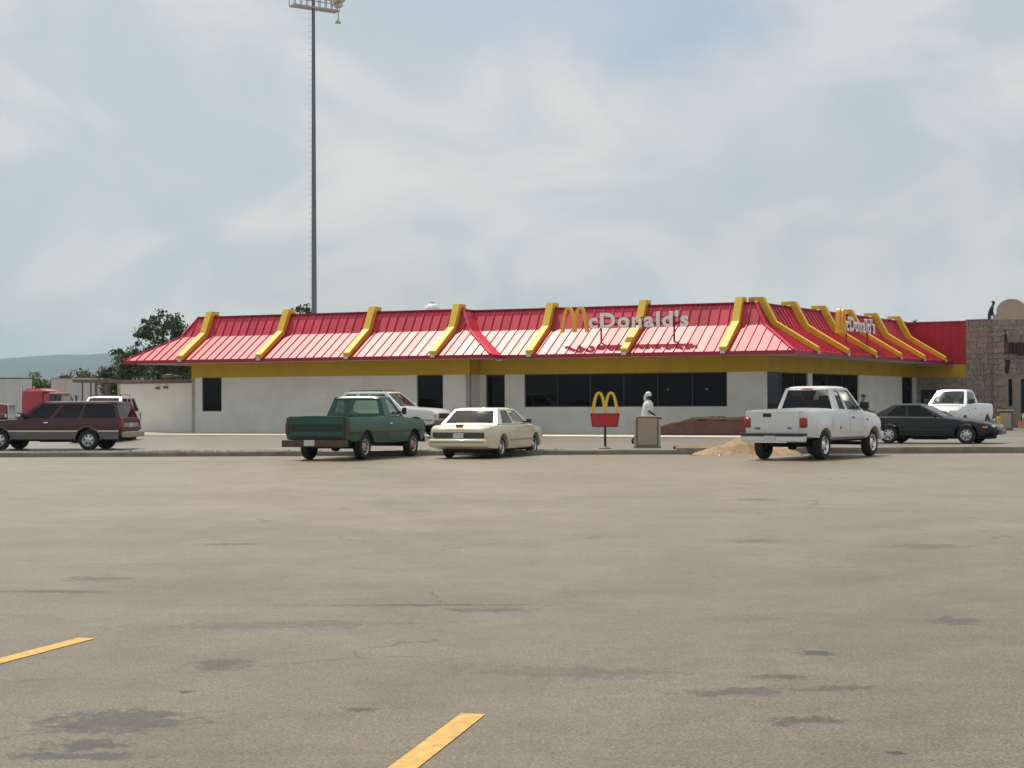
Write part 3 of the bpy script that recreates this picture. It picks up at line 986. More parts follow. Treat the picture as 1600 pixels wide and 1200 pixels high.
def roof_sign(label, origin, ang, z, length):
    s = thing('roof_sign', label, 'sign', (origin.x, origin.y, z), ang, 'lettered signs on the mansard roof')
    aw = length * 0.205
    obj('arch_emblem', G_move(arch_geo(aw, 1.12, .15, .16), (aw / 2 + .02, 0, -.18)), M['arch'], s, smooth=40)
    letters, tw = text_letters("cDonald's", 0.94)
    k = (length - aw - .10) / tw
    for me, x, ch in letters:
        mm = Matrix.Translation((aw + .10 + x * k, -.01, 0.0)) @ Matrix.Diagonal((k, 1, 1, 1)).to_4x4() @ Matrix.Rotation(R(90), 4, 'X')
        me.transform(mm)
        me.materials.clear()
        me.materials.append(M['letter']); me.materials.append(M['letter_side'])
        for p in me.polygons:
            p.material_index = 0 if abs(p.normal.y) > 0.7 else 1
        obj('letter', me, None, s)
    obj('raceway', G().box((aw + .1 + (length - aw) * .48, .12, .14), ((length - aw) * .93, .12, .12)).box((aw + .1 + (length - aw) * .48, .12, .42), ((length - aw) * .93, .08, .06)), M['roof_dark'], s)
    for x in (length * .31, length * .88):
        obj('post', G().tube([(x, .12, -.80), (x, .12, .45)], .045), M['roof_dark'], s)
    return s
def G_move(g, d):
    g.v = [(x + d[0], y + d[1], z + d[2]) for x, y, z in g.v]
    return g
roof_sign("yellow arches and white letters on the front of the red roof", fp(-.36, .72), -ANG, 4.98, 6.15)
sg = side_line(.75) + SD * 7.75
roof_sign("yellow arches and white letters on the right side of the red roof, seen obliquely", sg, R(90) - SA, 4.98, 5.6)

# rooftop fans
def roof_fan(label, p, r, top):
    t = thing('roof_fan', label, 'roof vent', (p.x, p.y, 5.75), 0, 'fans on the flat roof')
    h = top - 5.75
    obj('base', G().box((0, 0, (h - .55 * r * 2) / 2), (r * 1.5, r * 1.5, h - 1.1 * r)), M['trailer'], t)
    obj('housing', G().lathe([(0, h), (r * .45, h - r * .04), (r * .8, h - r * .28), (r, h - r * .7), (r * 1.02, h - r * .95), (r * .75, h - r * 1.05), (r * .7, h - r * 1.2), (0.01, h - r * 1.2)], 20, 'z'), M['white'], t, smooth=35)
    obj('motor_cap', G().lathe([(0, h + r * .18), (r * .3, h + r * .14), (r * .32, h - .02)], 14, 'z'), M['galv_light'], t, smooth=35)
roof_fan('large white mushroom shaped fan on the restaurant roof', fp(-9.2, 5.0), .42, 6.62)
roof_fan('small white fan on the restaurant roof right of the large one', fp(-7.4, 4.5), .22, 6.28)
t = thing('roof_unit', 'low grey air unit on the roof left of the front lettered sign', 'air unit', (*fp(-2.5, 5), 5.75), -ANG)
obj('casing', G().rbox((0, 0, .24), (1.0, .9, .48), .03), M['galv_light'], t)
obj('grille', G().box((0, -.46, .24), (.8, .02, .3)), M['galv'], t)
# ================================================================ VEHICLES  (local +x forward, origin on the ground under the rear axle)
def lerp_keys(keys, x):
    if x <= keys[0][0]: return keys[0][1]
    for (a, va), (b, vb) in zip(keys, keys[1:]):
        if x <= b:
            t = (x - a) / (b - a) if b > a else 1.0
            return va + (vb - va) * t
    return keys[-1][1]

class Body:
    def __init__(s, sp):
        s.sp = sp
        s.W, s.T, s.B = sp['w'], sp['top'], sp['bot']
        s.x0, s.x1 = s.W[0][0], s.W[-1][0]
        s.axles = [0.0, sp['wb']]
        s.wr, s.ar = sp['wr'], sp.get('ar', sp['wr'] + .07)
        s.bed = sp.get('bed')            # (x0, x1, floor z)
        s.sh = sp.get('shoulder', .93)   # width factor at the top edge
        s.flare = sp.get('flare', 0.0)
    def arch(s, x):
        for a in s.axles:
            d = abs(x - a)
            if d < s.ar:
                return sqrt(s.ar ** 2 - d * d) + s.wr
        return 0.0
    def section(s, x):
        w, zt, zb = lerp_keys(s.W, x), lerp_keys(s.T, x), lerp_keys(s.B, x)
        h = zt - zb
        bump = 0.0
        for a in s.axles:
            d = abs(x - a)
            bump = max(bump, s.flare * max(0, 1 - (d / (s.ar * 1.5)) ** 2))
        za = s.arch(x)
        p = [[0, zb], [.78 * w, zb], [.95 * w, zb + .04], [w * .995 + bump, zb + .30 * h], [w + bump * .8, zb + .58 * h], [w * .985, zb + .80 * h], [w * .965, zt - .035], [s.sh * w, zt]]
        if za > zb:
            p[0][1] = p[1][1] = za
            p[2] = [w * .99 + bump, za]
            for k in (3, 4, 5, 6):
                if p[k][1] < za + .02 * (k - 2): p[k][1] = za + .02 * (k - 2)
        if s.bed and s.bed[0] - 1e-6 <= x <= s.bed[1] + 1e-6:
            wi = s.sh * w - .07
            p += [[wi, zt], [wi - .01, s.bed[2]], [0, s.bed[2]]]
        else:
            c = s.sp.get('crown', .03)
            p += [[s.sh * w * .72, zt + c * .6], [s.sh * w * .35, zt + c * .9], [0, zt + c]]
        return p
    def stations(s):
        xs = set()
        n = int((s.x1 - s.x0) / .14)
        for i in range(n + 1): xs.add(round(s.x0 + (s.x1 - s.x0) * i / n, 4))
        for k in (s.W, s.T, s.B):
            for x, _ in k: xs.add(round(x, 4))
        for a in s.axles:
            xs = {x for x in xs if abs(x - a) > s.ar + .015}
            for i in range(15):
                xs.add(round(a - (s.ar - 1e-3) * cos(pi * i / 14), 4))
            xs.add(round(a - s.ar - .004, 4)); xs.add(round(a + s.ar + .004, 4))
        if s.bed:
            for b in s.bed[:2]:
                xs.add(round(b, 4))
            xs.add(round(s.bed[0] - .006, 4)); xs.add(round(s.bed[1] + .006, 4))
        return sorted(x for x in xs if s.x0 <= x <= s.x1)
    def mesh(s):
        g = G()
        rows = []
        for x in s.stations():
            h = s.section(x)
            rows.append([(x, -y, z) for y, z in reversed(h)] + [(x, y, z) for y, z in h[1:]])
        g.grid(rows)
        # close the loop along the top centre is implied (both halves meet at y=0)
        for r, rev in ((rows[0], 0), (rows[-1], 1)):
            n = len(r)
            m = n // 2
            # quads between left and right halves
            for i in range(m):
                q = [r[i], r[i + 1], r[n - 2 - i], r[n - 1 - i]]
                g.add(q, [(0, 1, 2, 3)] if i < m - 1 else [(0, 1, 3)])
        me = mesh_of('body', g, None, True)
        bm = bmesh.new(); bm.from_mesh(me)
        bmesh.ops.remove_doubles(bm, verts=bm.verts, dist=1e-4)
        bmesh.ops.dissolve_degenerate(bm, edges=bm.edges, dist=1e-5)
        bmesh.ops.recalc_face_normals(bm, faces=bm.faces)
        bm.to_mesh(me); bm.free()
        me.polygons.foreach_set('use_smooth', [True] * len(me.polygons))
        me.set_sharp_from_angle(angle=R(38))
        return me
    def side_y(s, x, z):
        p = s.section(x)[2:8]
        for (ya, za), (yb, zb) in zip(p, p[1:]):
            if za <= z <= zb and zb > za:
                return ya + (yb - ya) * (z - za) / (zb - za)
        return p[0][0] if z < p[0][1] else p[-1][0]
    def patch(s, x0, x1, z0, z1, side, off=.006, nx=None, nz=4, th=.012, clip_arch=True):
        """thin shell lying on the body side"""
        nx = nx or max(2, int((x1 - x0) / .12))
        xs = {x0 + (x1 - x0) * i / nx for i in range(nx + 1)}
        for a in s.axles:
            for i in range(11):
                x = a - s.ar * 1.02 * cos(pi * i / 10)
                if x0 < x < x1: xs.add(x)
        outer, inner = [], []
        for x in sorted(xs):
            za = (s.arch(x) + .015) if clip_arch else 0
            zl = max(z0, za) if za > 0.1 else z0
            if zl > z1: zl = z1
            zz = [zl + (z1 - zl) * k / nz for k in range(nz + 1)]
            outer.append([(x, side * (s.side_y(x, z) + off), z) for z in zz])
            inner.append([(x, side * (s.side_y(x, z) + off - th), z) for z in zz])
        g = G()
        g.grid(outer); g.grid([list(reversed(r)) for r in inner])
        n = len(outer)
        for a, b in ((0, 0), (n - 1, n - 1)):
            g.grid([outer[a], inner[b]])
        g.grid([[r[0] for r in outer], [r[0] for r in inner]])
        g.grid([[r[-1] for r in outer], [r[-1] for r in inner]])
        return g

def quad_pt(q, u, v, bulge, nrm):
    a = Vector(q[0]).lerp(Vector(q[1]), u); b = Vector(q[3]).lerp(Vector(q[2]), u)
    return a.lerp(b, v) + nrm * bulge * (1 - (2 * u - 1) ** 2) * (1 - .3 * (2 * v - 1) ** 2)
def panel(q, us, vs_, opens, bulge, out, inset=0.0, only=None, th=.03):
    """quad q (bl, br, tr, tl) cut in cells; 'opens' are left out (or 'only' is built)"""
    n = (Vector(q[1]) - Vector(q[0])).cross(Vector(q[3]) - Vector(q[0])).normalized()
    if n.dot(Vector(out)) < 0: n = -n
    g = G()
    for i in range(len(us) - 1):
        for k in range(len(vs_) - 1):
            if only is not None:
                if (i, k) != only: continue
            elif (i, k) in opens: continue
            nu, nv = 4, 2
            for off in (0, -th):
                g.grid([[tuple(quad_pt(q, us[i] + (us[i + 1] - us[i]) * a / nu, vs_[k] + (vs_[k + 1] - vs_[k]) * b / nv, bulge, n) + n * (off - inset)) for a in range(nu + 1)] for b in range(nv + 1)])
            # rim
            e = [(us[i], vs_[k]), (us[i + 1], vs_[k]), (us[i + 1], vs_[k + 1]), (us[i], vs_[k + 1])]
            for a in range(4):
                p, r = e[a], e[(a + 1) % 4]
                g.add([tuple(quad_pt(q, *p, bulge, n) - n * inset), tuple(quad_pt(q, *r, bulge, n) - n * inset), tuple(quad_pt(q, *r, bulge, n) - n * (inset + th)), tuple(quad_pt(q, *p, bulge, n) - n * (inset + th))], [(0, 1, 2, 3)])
    return g

def cabin(sp, root, paint, c):
    """c: belt/roof corner data and window cuts"""
    xbr, xtr, xtf, xbf = c['xbr'], c['xtr'], c['xtf'], c['xbf']
    wb_, wt = c['wb'], c['wt']
    zr, zf, zt = c['zbr'], c['zbf'], c['zt']
    g = G()
    glassd = []
    for s_ in (-1, 1):
        q = [(xbr, s_ * wb_, zr), (xbf, s_ * wb_, zf), (xtf, s_ * wt, zt), (xtr, s_ * wt, zt)]
        us, vs_ = c['us'], c.get('vs', [0, .05, .90, 1])
        op = [(i, 1) for i in c['side_open']]
        p = panel(q, us, vs_, op, .015, (0, s_, 0)); g.add(p.v, p.f)
        for i in c['side_open']:
            glassd.append(('side_window', panel(q, us, vs_, [], .015, (0, s_, 0), .014, (i, 1), .006), c.get('side_glass', 'glass')))
    m_ = c.get('wm', .07)
    q = [(xbf, -wb_, zf), (xbf, wb_, zf), (xtf, wt, zt), (xtf, -wt, zt)]
    us, vs_ = [0, m_, 1 - m_, 1], [0, .04, .93, 1]
    p = panel(q, us, vs_, [(1, 1)], .05, (1, 0, .3)); g.add(p.v, p.f)
    glassd.append(('windshield', panel(q, us, vs_, [], .05, (1, 0, .3), .012, (1, 1), .006), 'glass'))
    m_ = c.get('rm', .10)
    q = [(xbr, wb_, zr), (xbr, -wb_, zr), (xtr, -wt, zt), (xtr, wt, zt)]
    us, vs_ = c.get('rus', [0, m_, 1 - m_, 1]), c.get('rvs', [0, .06, .86, 1])
    ro = c.get('rear_open', [1])
    p = panel(q, us, vs_, [(i, 1) for i in ro], c.get('rb', .03), (-1, 0, .2)); g.add(p.v, p.f)
    for i in ro:
        glassd.append(('rear_window', panel(q, us, vs_, [], c.get('rb', .03), (-1, 0, .2), .012, (i, 1), .006), c.get('rear_glass', 'glass')))
    cab = obj('cabin', g, paint, root, smooth=40)
    for nm, gg, mt in glassd:
        obj(nm, gg, M[mt], cab, smooth=40)
    # roof skin with rounded rim
    rows = []
    N1, N2 = 12, 12
    for i in range(N1 + 1):
        u = i / N1
        row = []
        for k in range(N2 + 1):
            v = k / N2
            x = xtr - .03 + (xtf + .03 - xtr + .03) * u
            y = (wt + .022) * (2 * v - 1)
            e = (1 - (2 * u - 1) ** 6) * (1 - (2 * v - 1) ** 6)
            row.append((x, y, zt - .03 + (.045 + c.get('crown', .03)) * e ** .5 if e > 0 else zt - .03))
        rows.append(row)
    g = G().grid(rows)
    g.grid([[(x, y * .98, zt - .05) for x, y, z in r] for r in (rows[0], rows[-1])])
    obj('roof', g, c.get('roof_mat', paint), root, smooth=60)
    # interior: floor tray, seats, wheel
    g = G()
    zi = min(zr, zf) + .012
    g.box(((xbr + xbf) / 2, 0, zi), (xbf - xbr - .12, wb_ * 1.9, .02))
    for sx in c['seats']:
        for s_ in (-1, 1):
            g.rbox((sx, s_ * wb_ * .45, zi + .16), (.13, wb_ * .62, .32), .05)
            g.rbox((sx - .01, s_ * wb_ * .45, zi + .36), (.10, wb_ * .30, .15), .04)
    obj('interior', g, M['interior'], root)
    return cab

def wheel_set(root, sp, rim, offs=None):
    r, wd = sp['wr'], sp.get('tw', .22)
    tr = sp['track'] / 2
    tyre = G().lathe([(r * .60, -wd * .42), (r * .70, -wd * .5), (r * .90, -wd * .5), (r * .985, -wd * .38), (r, -wd * .2), (r, wd * .2), (r * .985, wd * .38), (r * .90, wd * .5), (r * .70, wd * .5), (r * .60, wd * .42)], 28)
    tyre_me = mesh_of('tyre', tyre, 40)
    rg = G().lathe([(r * .62, wd * .44), (r * .60, wd * .47), (r * .555, wd * .42), (r * .50, wd * .26), (r * .30, wd * .30), (r * .20, wd * .40), (r * .12, wd * .42), (0.001, wd * .42)], 28)
    rg2 = G()
    ns = sp.get('spokes', 5)
    for k in range(ns):
        a = 2 * pi * (k + .5) / ns
        rr = r * .41
        rg2.rbox((rr * cos(a), wd * .30, rr * sin(a)), (r * .15, .02, r * .15), .004)
    rim_me = mesh_of('rim', rg, 45)
    slot_me = mesh_of('rim_slots', rg2, None)
    hub = G().lathe([(r * .60, -wd * .40), (r * .58, wd * .10), (0.001, wd * .10)], 20)
    hub_me = mesh_of('wheel', hub, 40)
    hub_me.materials.append(M['under']); tyre_me.materials.append(M['rubber']); rim_me.materials.append(M[rim]); slot_me.materials.append(M['under'])
    for ax in (0.0, sp['wb']):
        for s_ in (-1, 1):
            w = obj('wheel', hub_me, None, root)
            w.location = (ax, s_ * tr, r)
            w.rotation_euler = (0, random.uniform(0, 6), 0 if s_ > 0 else pi)
            obj('tyre', tyre_me, None, w); obj('rim', rim_me, None, w); tag(obj('rim_slots', slot_me, None, w), kind='stuff')
    # chassis between the wheels
    x0, x1 = sp['w'][0][0], sp['w'][-1][0]
    zb = lerp_keys(sp['bot'], sp['wb'] / 2)
    g = G().rbox(((x0 + x1) / 2, 0, zb + .02), (x1 - x0 - .5, sp['track'] - .42, .16), .03)
    g.tube([(0, -tr, r), (0, tr, r)], .06); g.tube([(sp['wb'], -tr, r * .95), (sp['wb'], tr, r * .95)], .05)
    g.lathe([(0.001, -.13), (.12, -.09), (.14, 0), (.12, .09), (0.001, .13)], 12, 'y', (0, 0, r))
    g.rbox((sp['wb'] * .45, .1, zb - .04), (1.2, .3, .12), .03)
    g.tube([(sp['wb'] * .5, -.3, zb - .03), (x0 + .15, -.4, zb - .02)], .04)
    obj('chassis', g, M['under'], root)

def place(rw, ang, track):
    """root position from the ground point of the rear right wheel and the heading (deg from +Y, clockwise)"""
    left = Vector((-cos(R(ang)), sin(R(ang))))
    return Vector(rw) + left * track / 2
def veh_root(name, label, cat, p, ang, z, group=None):
    return thing(name, label, cat, (p.x, p.y, z), R(90 - ang), group)
def mirror(root, x, y, z, m, s_, d=(.10, .22, .16)):
    mr = obj('mirror', G().rbox((x, s_ * (y + .12), z), d, .03).box((x + .02, s_ * (y + .02), z - .03), (.05, .16, .04)), m, root, smooth=50)
def handle(root, b, x, z, s_, m='chrome'):
    return obj('handle', b.patch(x, x + .16, z, z + .035, s_, .03, 2, 1, .025), M[m], root)

# ---------------------------------------------------------------- green pickup
sp = dict(wb=3.34, wr=.36, ar=.46, track=1.64, tw=.22, spokes=8,
          w=[(-1.16, .955), (-1.10, .975), (0, .985), (2.6, .985), (4.0, .975), (4.17, .93)],
          top=[(-1.16, 1.19), (1.24, 1.19), (1.28, 1.19), (2.45, 1.17), (2.75, 1.15), (4.05, 1.08), (4.17, 1.02)],
          bot=[(-1.16, .55), (-.9, .50), (.8, .42), (2.7, .42), (3.8, .42), (4.17, .46)], bed=(-1.10, 1.22, .62), shoulder=.955, crown=.035)
b = Body(sp)
ANG_G = 20
r_ = veh_root('pickup_truck', 'old dark green pickup truck with rusty rear bumper, parked left of the cream sedan', 'pickup', place((-4.17, 46.3), ANG_G, sp['track']), ANG_G, 0, 'vehicles nosed up to the kerb')
obj('body', b.mesh(), M['green'], r_)
cabin(sp, r_, M['green'], dict(xbr=1.30, xtr=1.42, xtf=2.06, xbf=2.62, wb=.93, wt=.72, zbr=1.19, zbf=1.17, zt=1.74, us=[0, .13, .27, .33, .93, 1], vs=[0, .03, .88, 1], side_open=[3], rus=[0, .09, .30, .33, .91, 1], rvs=[0, .16, .84, 1], rear_open=[1, 3], seats=[], rb=.0, wm=.06))
tg = obj('tailgate', G().rbox((-1.172, 0, .88), (.04, 1.66, .62), .012), M['green'], r_)
obj('tailgate_panel', G().rbox((-1.194, 0, .90), (.014, 1.58, .20), .004), M['green_dark'], tg)
obj('lower_panel', G().rbox((-1.194, 0, .63), (.014, 1.58, .10), .004), M['green_dark'], tg)
obj('rail_cap', G().rbox((-1.165, 0, 1.20), (.075, 1.66, .022), .008), M['green'], tg)
for s_ in (-1, 1):
    obj('tail_light', G().rbox((-1.17, s_ * .90, .88), (.04, .10, .30), .012), M['old_tail'], r_)
    obj('door', b.patch(1.40, 2.60, .50, 1.15, s_, .006), M['green'], r_)
    handle(r_, b, 1.48, .98, s_)
    obj('side_molding', b.patch(-1.05, 3.95, .74, .775, s_, .012, 40, 1), M['green_dark'], r_)
    mirror(r_, 2.38, .93, 1.34, M['plastic'], s_, (.07, .13, .20))
    obj('front_light', G().rbox((4.16, s_ * .72, .86), (.05, .26, .20), .02), M['head'], r_)
    obj('marker_light', b.patch(3.98, 4.10, .80, .88, s_, .012, 2, 1), M['amber'], r_)
bp_ = obj('rear_bumper', G().rbox((-1.30, 0, .47), (.17, 1.94, .19), .025).box((-1.17, -.5, .47), (.1, .08, .1)).box((-1.17, .5, .47), (.1, .08, .1)), M['rust'], r_)
obj('licence_plate', G().rbox((-1.392, .12, .49), (.012, .32, .16), .005), M['plate'], bp_)
obj('front_bumper', G().rbox((4.27, 0, .50), (.16, 1.92, .20), .03), M['chrome'], r_)
obj('grille', G().rbox((4.17, 0, .84), (.05, 1.14, .26), .015), M['plastic'], r_)
wheel_set(r_, sp, 'steel_rim')

# ---------------------------------------------------------------- cream sedan
def sedan(label, rw, ang, z, paint, group=None, tail='full', name='sedan', moulding='tan_trim', rim='alloy', dims=None, p_abs=None):
    sp = dims or dict(wb=2.80, wr=.31, ar=.385, track=1.52, tw=.20, spokes=10,
              w=[(-1.19, .80), (-1.12, .88), (-.8, .92), (0, .93), (2.4, .93), (3.4, .90), (3.70, .80), (3.80, .70)],
              top=[(-1.19, .80), (-1.12, .88), (-.95, .93), (-.2, .955), (.2, .955), (2.2, .945), (2.5, .92), (3.3, .83), (3.65, .74), (3.80, .62)],
              bot=[(-1.19, .34), (-1.05, .27), (-.6, .24), (.8, .22), (2.6, .22), (3.5, .24), (3.80, .32)], shoulder=.90, crown=.03)
    b = Body(sp)
    p = p_abs or place(rw, ang, sp['track'])
    r_ = veh_root(name, label, 'car', p, ang, z, group)
    obj('body', b.mesh(), paint, r_)
    c = sp.get('cab') or dict(xbr=-.40, xtr=.16, xtf=1.52, xbf=2.32, wb=.86, wt=.65, zbr=.955, zbf=.95, zt=1.385, us=[0, .15, .47, .51, .93, 1], side_open=[1, 3], seats=[.55, 1.35], rm=.07, rvs=[0, .05, .90, 1])
    cabin(sp, r_, paint, c)
    xr, xf = b.x0, b.x1
    if tail == 'full':
        tl = obj('tail_light', G().rbox((xr + .035, 0, .655), (.10, 1.56, .165), .03), M['tail_dark'], r_)
        pl = obj('licence_plate', G().rbox((xr - .018, 0, .645), (.012, .31, .155), .005), M['plate'], r_)
        obj('lamp_frame', G().rbox((xr - .006, 0, .75), (.03, 1.5, .02), .006), M['chrome'], tl)
        obj('trunk_lock', G().rbox((xr + .02, 0, .80), (.03, .05, .08), .01), M['plastic'], r_)
        obj('spoiler_lamp', G().rbox((xr + .10, .0, .925), (.10, .22, .05), .015), M['plastic'], r_)
    else:
        for s_ in (-1, 1):
            obj('tail_light', G().rbox((xr + .06, s_ * .62, .70), (.10, .36, .14), .03), M['tail'], r_)
        obj('licence_plate', G().rbox((xr - .012, 0, .55), (.012, .31, .155), .005), M['plate'], r_)
    rb_ = obj('rear_bumper', G().rbox((xr - .03, 0, .44), (.20, 1.74, .22), .06), paint, r_, smooth=60)
    obj('bumper_strip', G().rbox((xr - .125, 0, .47), (.02, 1.60, .045), .008), M[moulding], rb_)
    wf = lerp_keys(sp['w'], xf - .14)
    fb = obj('front_bumper', G().rbox((xf - .06, 0, .42), (.24, wf * 1.86, .22), .09), paint, r_, smooth=60)
    obj('grille', G().rbox((xf - .02, 0, .60), (.06, .70, .11), .02), M['chrome'], r_)
    for s_ in (-1, 1):
        obj('front_light', G().rbox((xf - .13, s_ * (wf - .22), .62 if tail == 'full' else .60), (.16, .34, .10), .04), M['head'], r_)
        obj('marker_light', b.patch(xf - .42, xf - .26, .55, .62, s_, .01, 2, 1), M['amber'], r_)
        u0, u1 = c['xbr'], c['xbf']
        mid = u0 + (u1 - u0) * .53
        obj('door', b.patch(mid + .015, u1 - .12, .30, .93, s_, .006), paint, r_)
        if len(c['side_open']) > 1:
            obj('door', b.patch(max(u0 + .28, b.ar + .03), mid - .01, .30, .93, s_, .006), paint, r_)
        handle(r_, b, mid + .06, .80, s_, 'chrome' if moulding != 'plastic' else 'plastic')
        obj('side_molding', b.patch(b.ar + .05, sp['wb'] - b.ar - .05, .48, .53, s_, .016, 20, 1), M[moulding], r_)
        mirror(r_, u1 - .32, c['wb'] - .02, c['zbf'] + .08, M['plastic'], s_, (.10, .16, .12))
    wheel_set(r_, sp, rim)
    return r_, b
sd_, bd_ = sedan('cream four-door sedan parked at the kerb with a dark full-width tail lamp', (-.383, 47.4), 20, 0, M['cream'], 'vehicles nosed up to the kerb')

# ---------------------------------------------------------------- white pickup with flared rear fenders
def big_pickup(label, rw, ang, z, group=None, ext=True, p_abs=None, name='pickup_truck'):
    wb_ = 3.53
    sp = dict(wb=wb_, wr=.385, ar=.47, track=1.68, tw=.25, spokes=5, flare=.055 if ext else .01,
              w=[(-1.12, .84), (-1.04, .90), (-.7, .93), (.80, .94), (.96, .96), (1.6, .975), (3.9, .965), (4.25, .93), (4.45, .80)],
              top=[(-1.12, 1.32), (.90, 1.34), (.98, 1.33), (2.75, 1.30), (3.0, 1.27), (3.9, 1.19), (4.25, 1.08), (4.45, .92)],
              bot=[(-1.12, .62), (-.9, .58), (.8, .50), (2.8, .50), (4.0, .48), (4.45, .52)], bed=(-1.06, .88, .74), shoulder=.93, crown=.05)
    b = Body(sp)
    p = p_abs or place(rw, ang, sp['track'])
    r_ = veh_root(name, label, 'pickup', p, ang, z, group)
    W_ = M['white']
    obj('body', b.mesh(), W_, r_)
    if ext:
        us, so = [0, .10, .32, .40, .91, 1], [1, 3]
        xbr, xtr = .98, 1.10
    else:
        us, so = [0, .12, .16, .92, 1], [2]
        xbr, xtr = 1.22, 1.34
    cabin(sp, r_, W_, dict(xbr=xbr, xtr=xtr, xtf=2.28, xbf=3.02, wb=.88, wt=.66, zbr=1.33, zbf=1.28, zt=1.93, us=us, side_open=so, seats=[1.25, 2.05] if ext else [1.6], rm=.07, rvs=[0, .04, .90, 1], rear_glass='glass_tint' if ext else 'glass', crown=.045, side_glass='glass_tint' if ext else 'glass'))
    tg = obj('tailgate', G().rbox((-1.118, 0, 1.02), (.06, 1.40, .60), .02), W_, r_)
    obj('tailgate_handle', G().rbox((-1.149, .22, 1.20), (.02, .24, .10), .01), M['plastic'], tg)
    obj('badge', G().rbox((-1.15, -.42, .86), (.012, .12, .05), .01), M['silver'], tg)
    obj('badge', G().rbox((-1.15, .50, .85), (.012, .16, .055), .01), M['silver'], tg)
    if ext:
        obj('high_stop_lamp', G().rbox((1.06, 0, 1.915), (.03, .30, .03), .008), M['tail'], r_)
    for s_ in (-1, 1):
        tl = obj('tail_light', G().rbox((-1.09, s_ * .80, 1.00), (.14, .20, .27), .05), M['tail'], r_, smooth=60)
        obj('door', b.patch(1.78 if ext else 1.55, 2.92, .58, 1.27, s_, .006), W_, r_)
        handle(r_, b, 1.90, 1.10, s_, 'silver')
        mirror(r_, 2.72, .90, 1.45, M['plastic'], s_, (.12, .24, .20))
        obj('front_light', G().rbox((4.36, s_ * .66, .96), (.20, .34, .20), .05), M['head'], r_)
        obj('badge', b.patch(3.02, 3.12, 1.02, 1.08, s_, .012, 2, 1), M['silver'], r_)
        obj('badge', b.patch(1.05, 1.13, .80, .88, s_, .012, 2, 1), M['silver'], r_)
        obj('door_seam', b.patch(1.755, 1.762, .58, 1.27, s_, .002, 1, 4), M['plastic'], r_)
        obj('rocker_molding', b.patch(.62, 2.95, .52, .585, s_, .014, 20, 1), M['silver'], r_)
    rb_ = obj('rear_bumper', G().rbox((-1.25, 0, .575), (.20, 1.84, .17), .05), M['white'], r_, smooth=60)
    obj('step_pad', G().rbox((-1.26, 0, .69), (.24, 1.86, .065), .02), M['plastic'], rb_)
    obj('licence_plate', G().rbox((-1.362, .06, .585), (.012, .32, .16), .005), M['plate'], rb_)
    obj('bumper_trim', G().rbox((-1.36, .04, .49), (.02, .95, .04), .01), M['chrome'], rb_)
    fb = obj('front_bumper', G().rbox((4.46, 0, .58), (.22, 1.82, .24), .07), W_, r_, smooth=60)
    obj('grille', G().rbox((4.44, 0, .92), (.08, .90, .26), .03), M['chrome'], r_)
    obj('tow_hitch', G().box((-1.25, 0, .44), (.30, .07, .07)).box((-1.30, .18, .40), (.03, .03, .2)), M['under'], r_)
    wheel_set(r_, sp, 'chrome' if ext else 'alloy')
    return r_
big_pickup('white extended-cab pickup truck with red tail lamps and chrome wheels parked by the sand pile', (8.31, 44.75), 33, 0, 'vehicles nosed up to the kerb')
a_far = 32 + 180
fx, fy = 21.0, 76.8
big_pickup('far white pickup truck facing the camera in front of the stone wall', None, a_far, rear_z(20, 75) - .02, None, False, p_abs=Vector((fx, fy)))

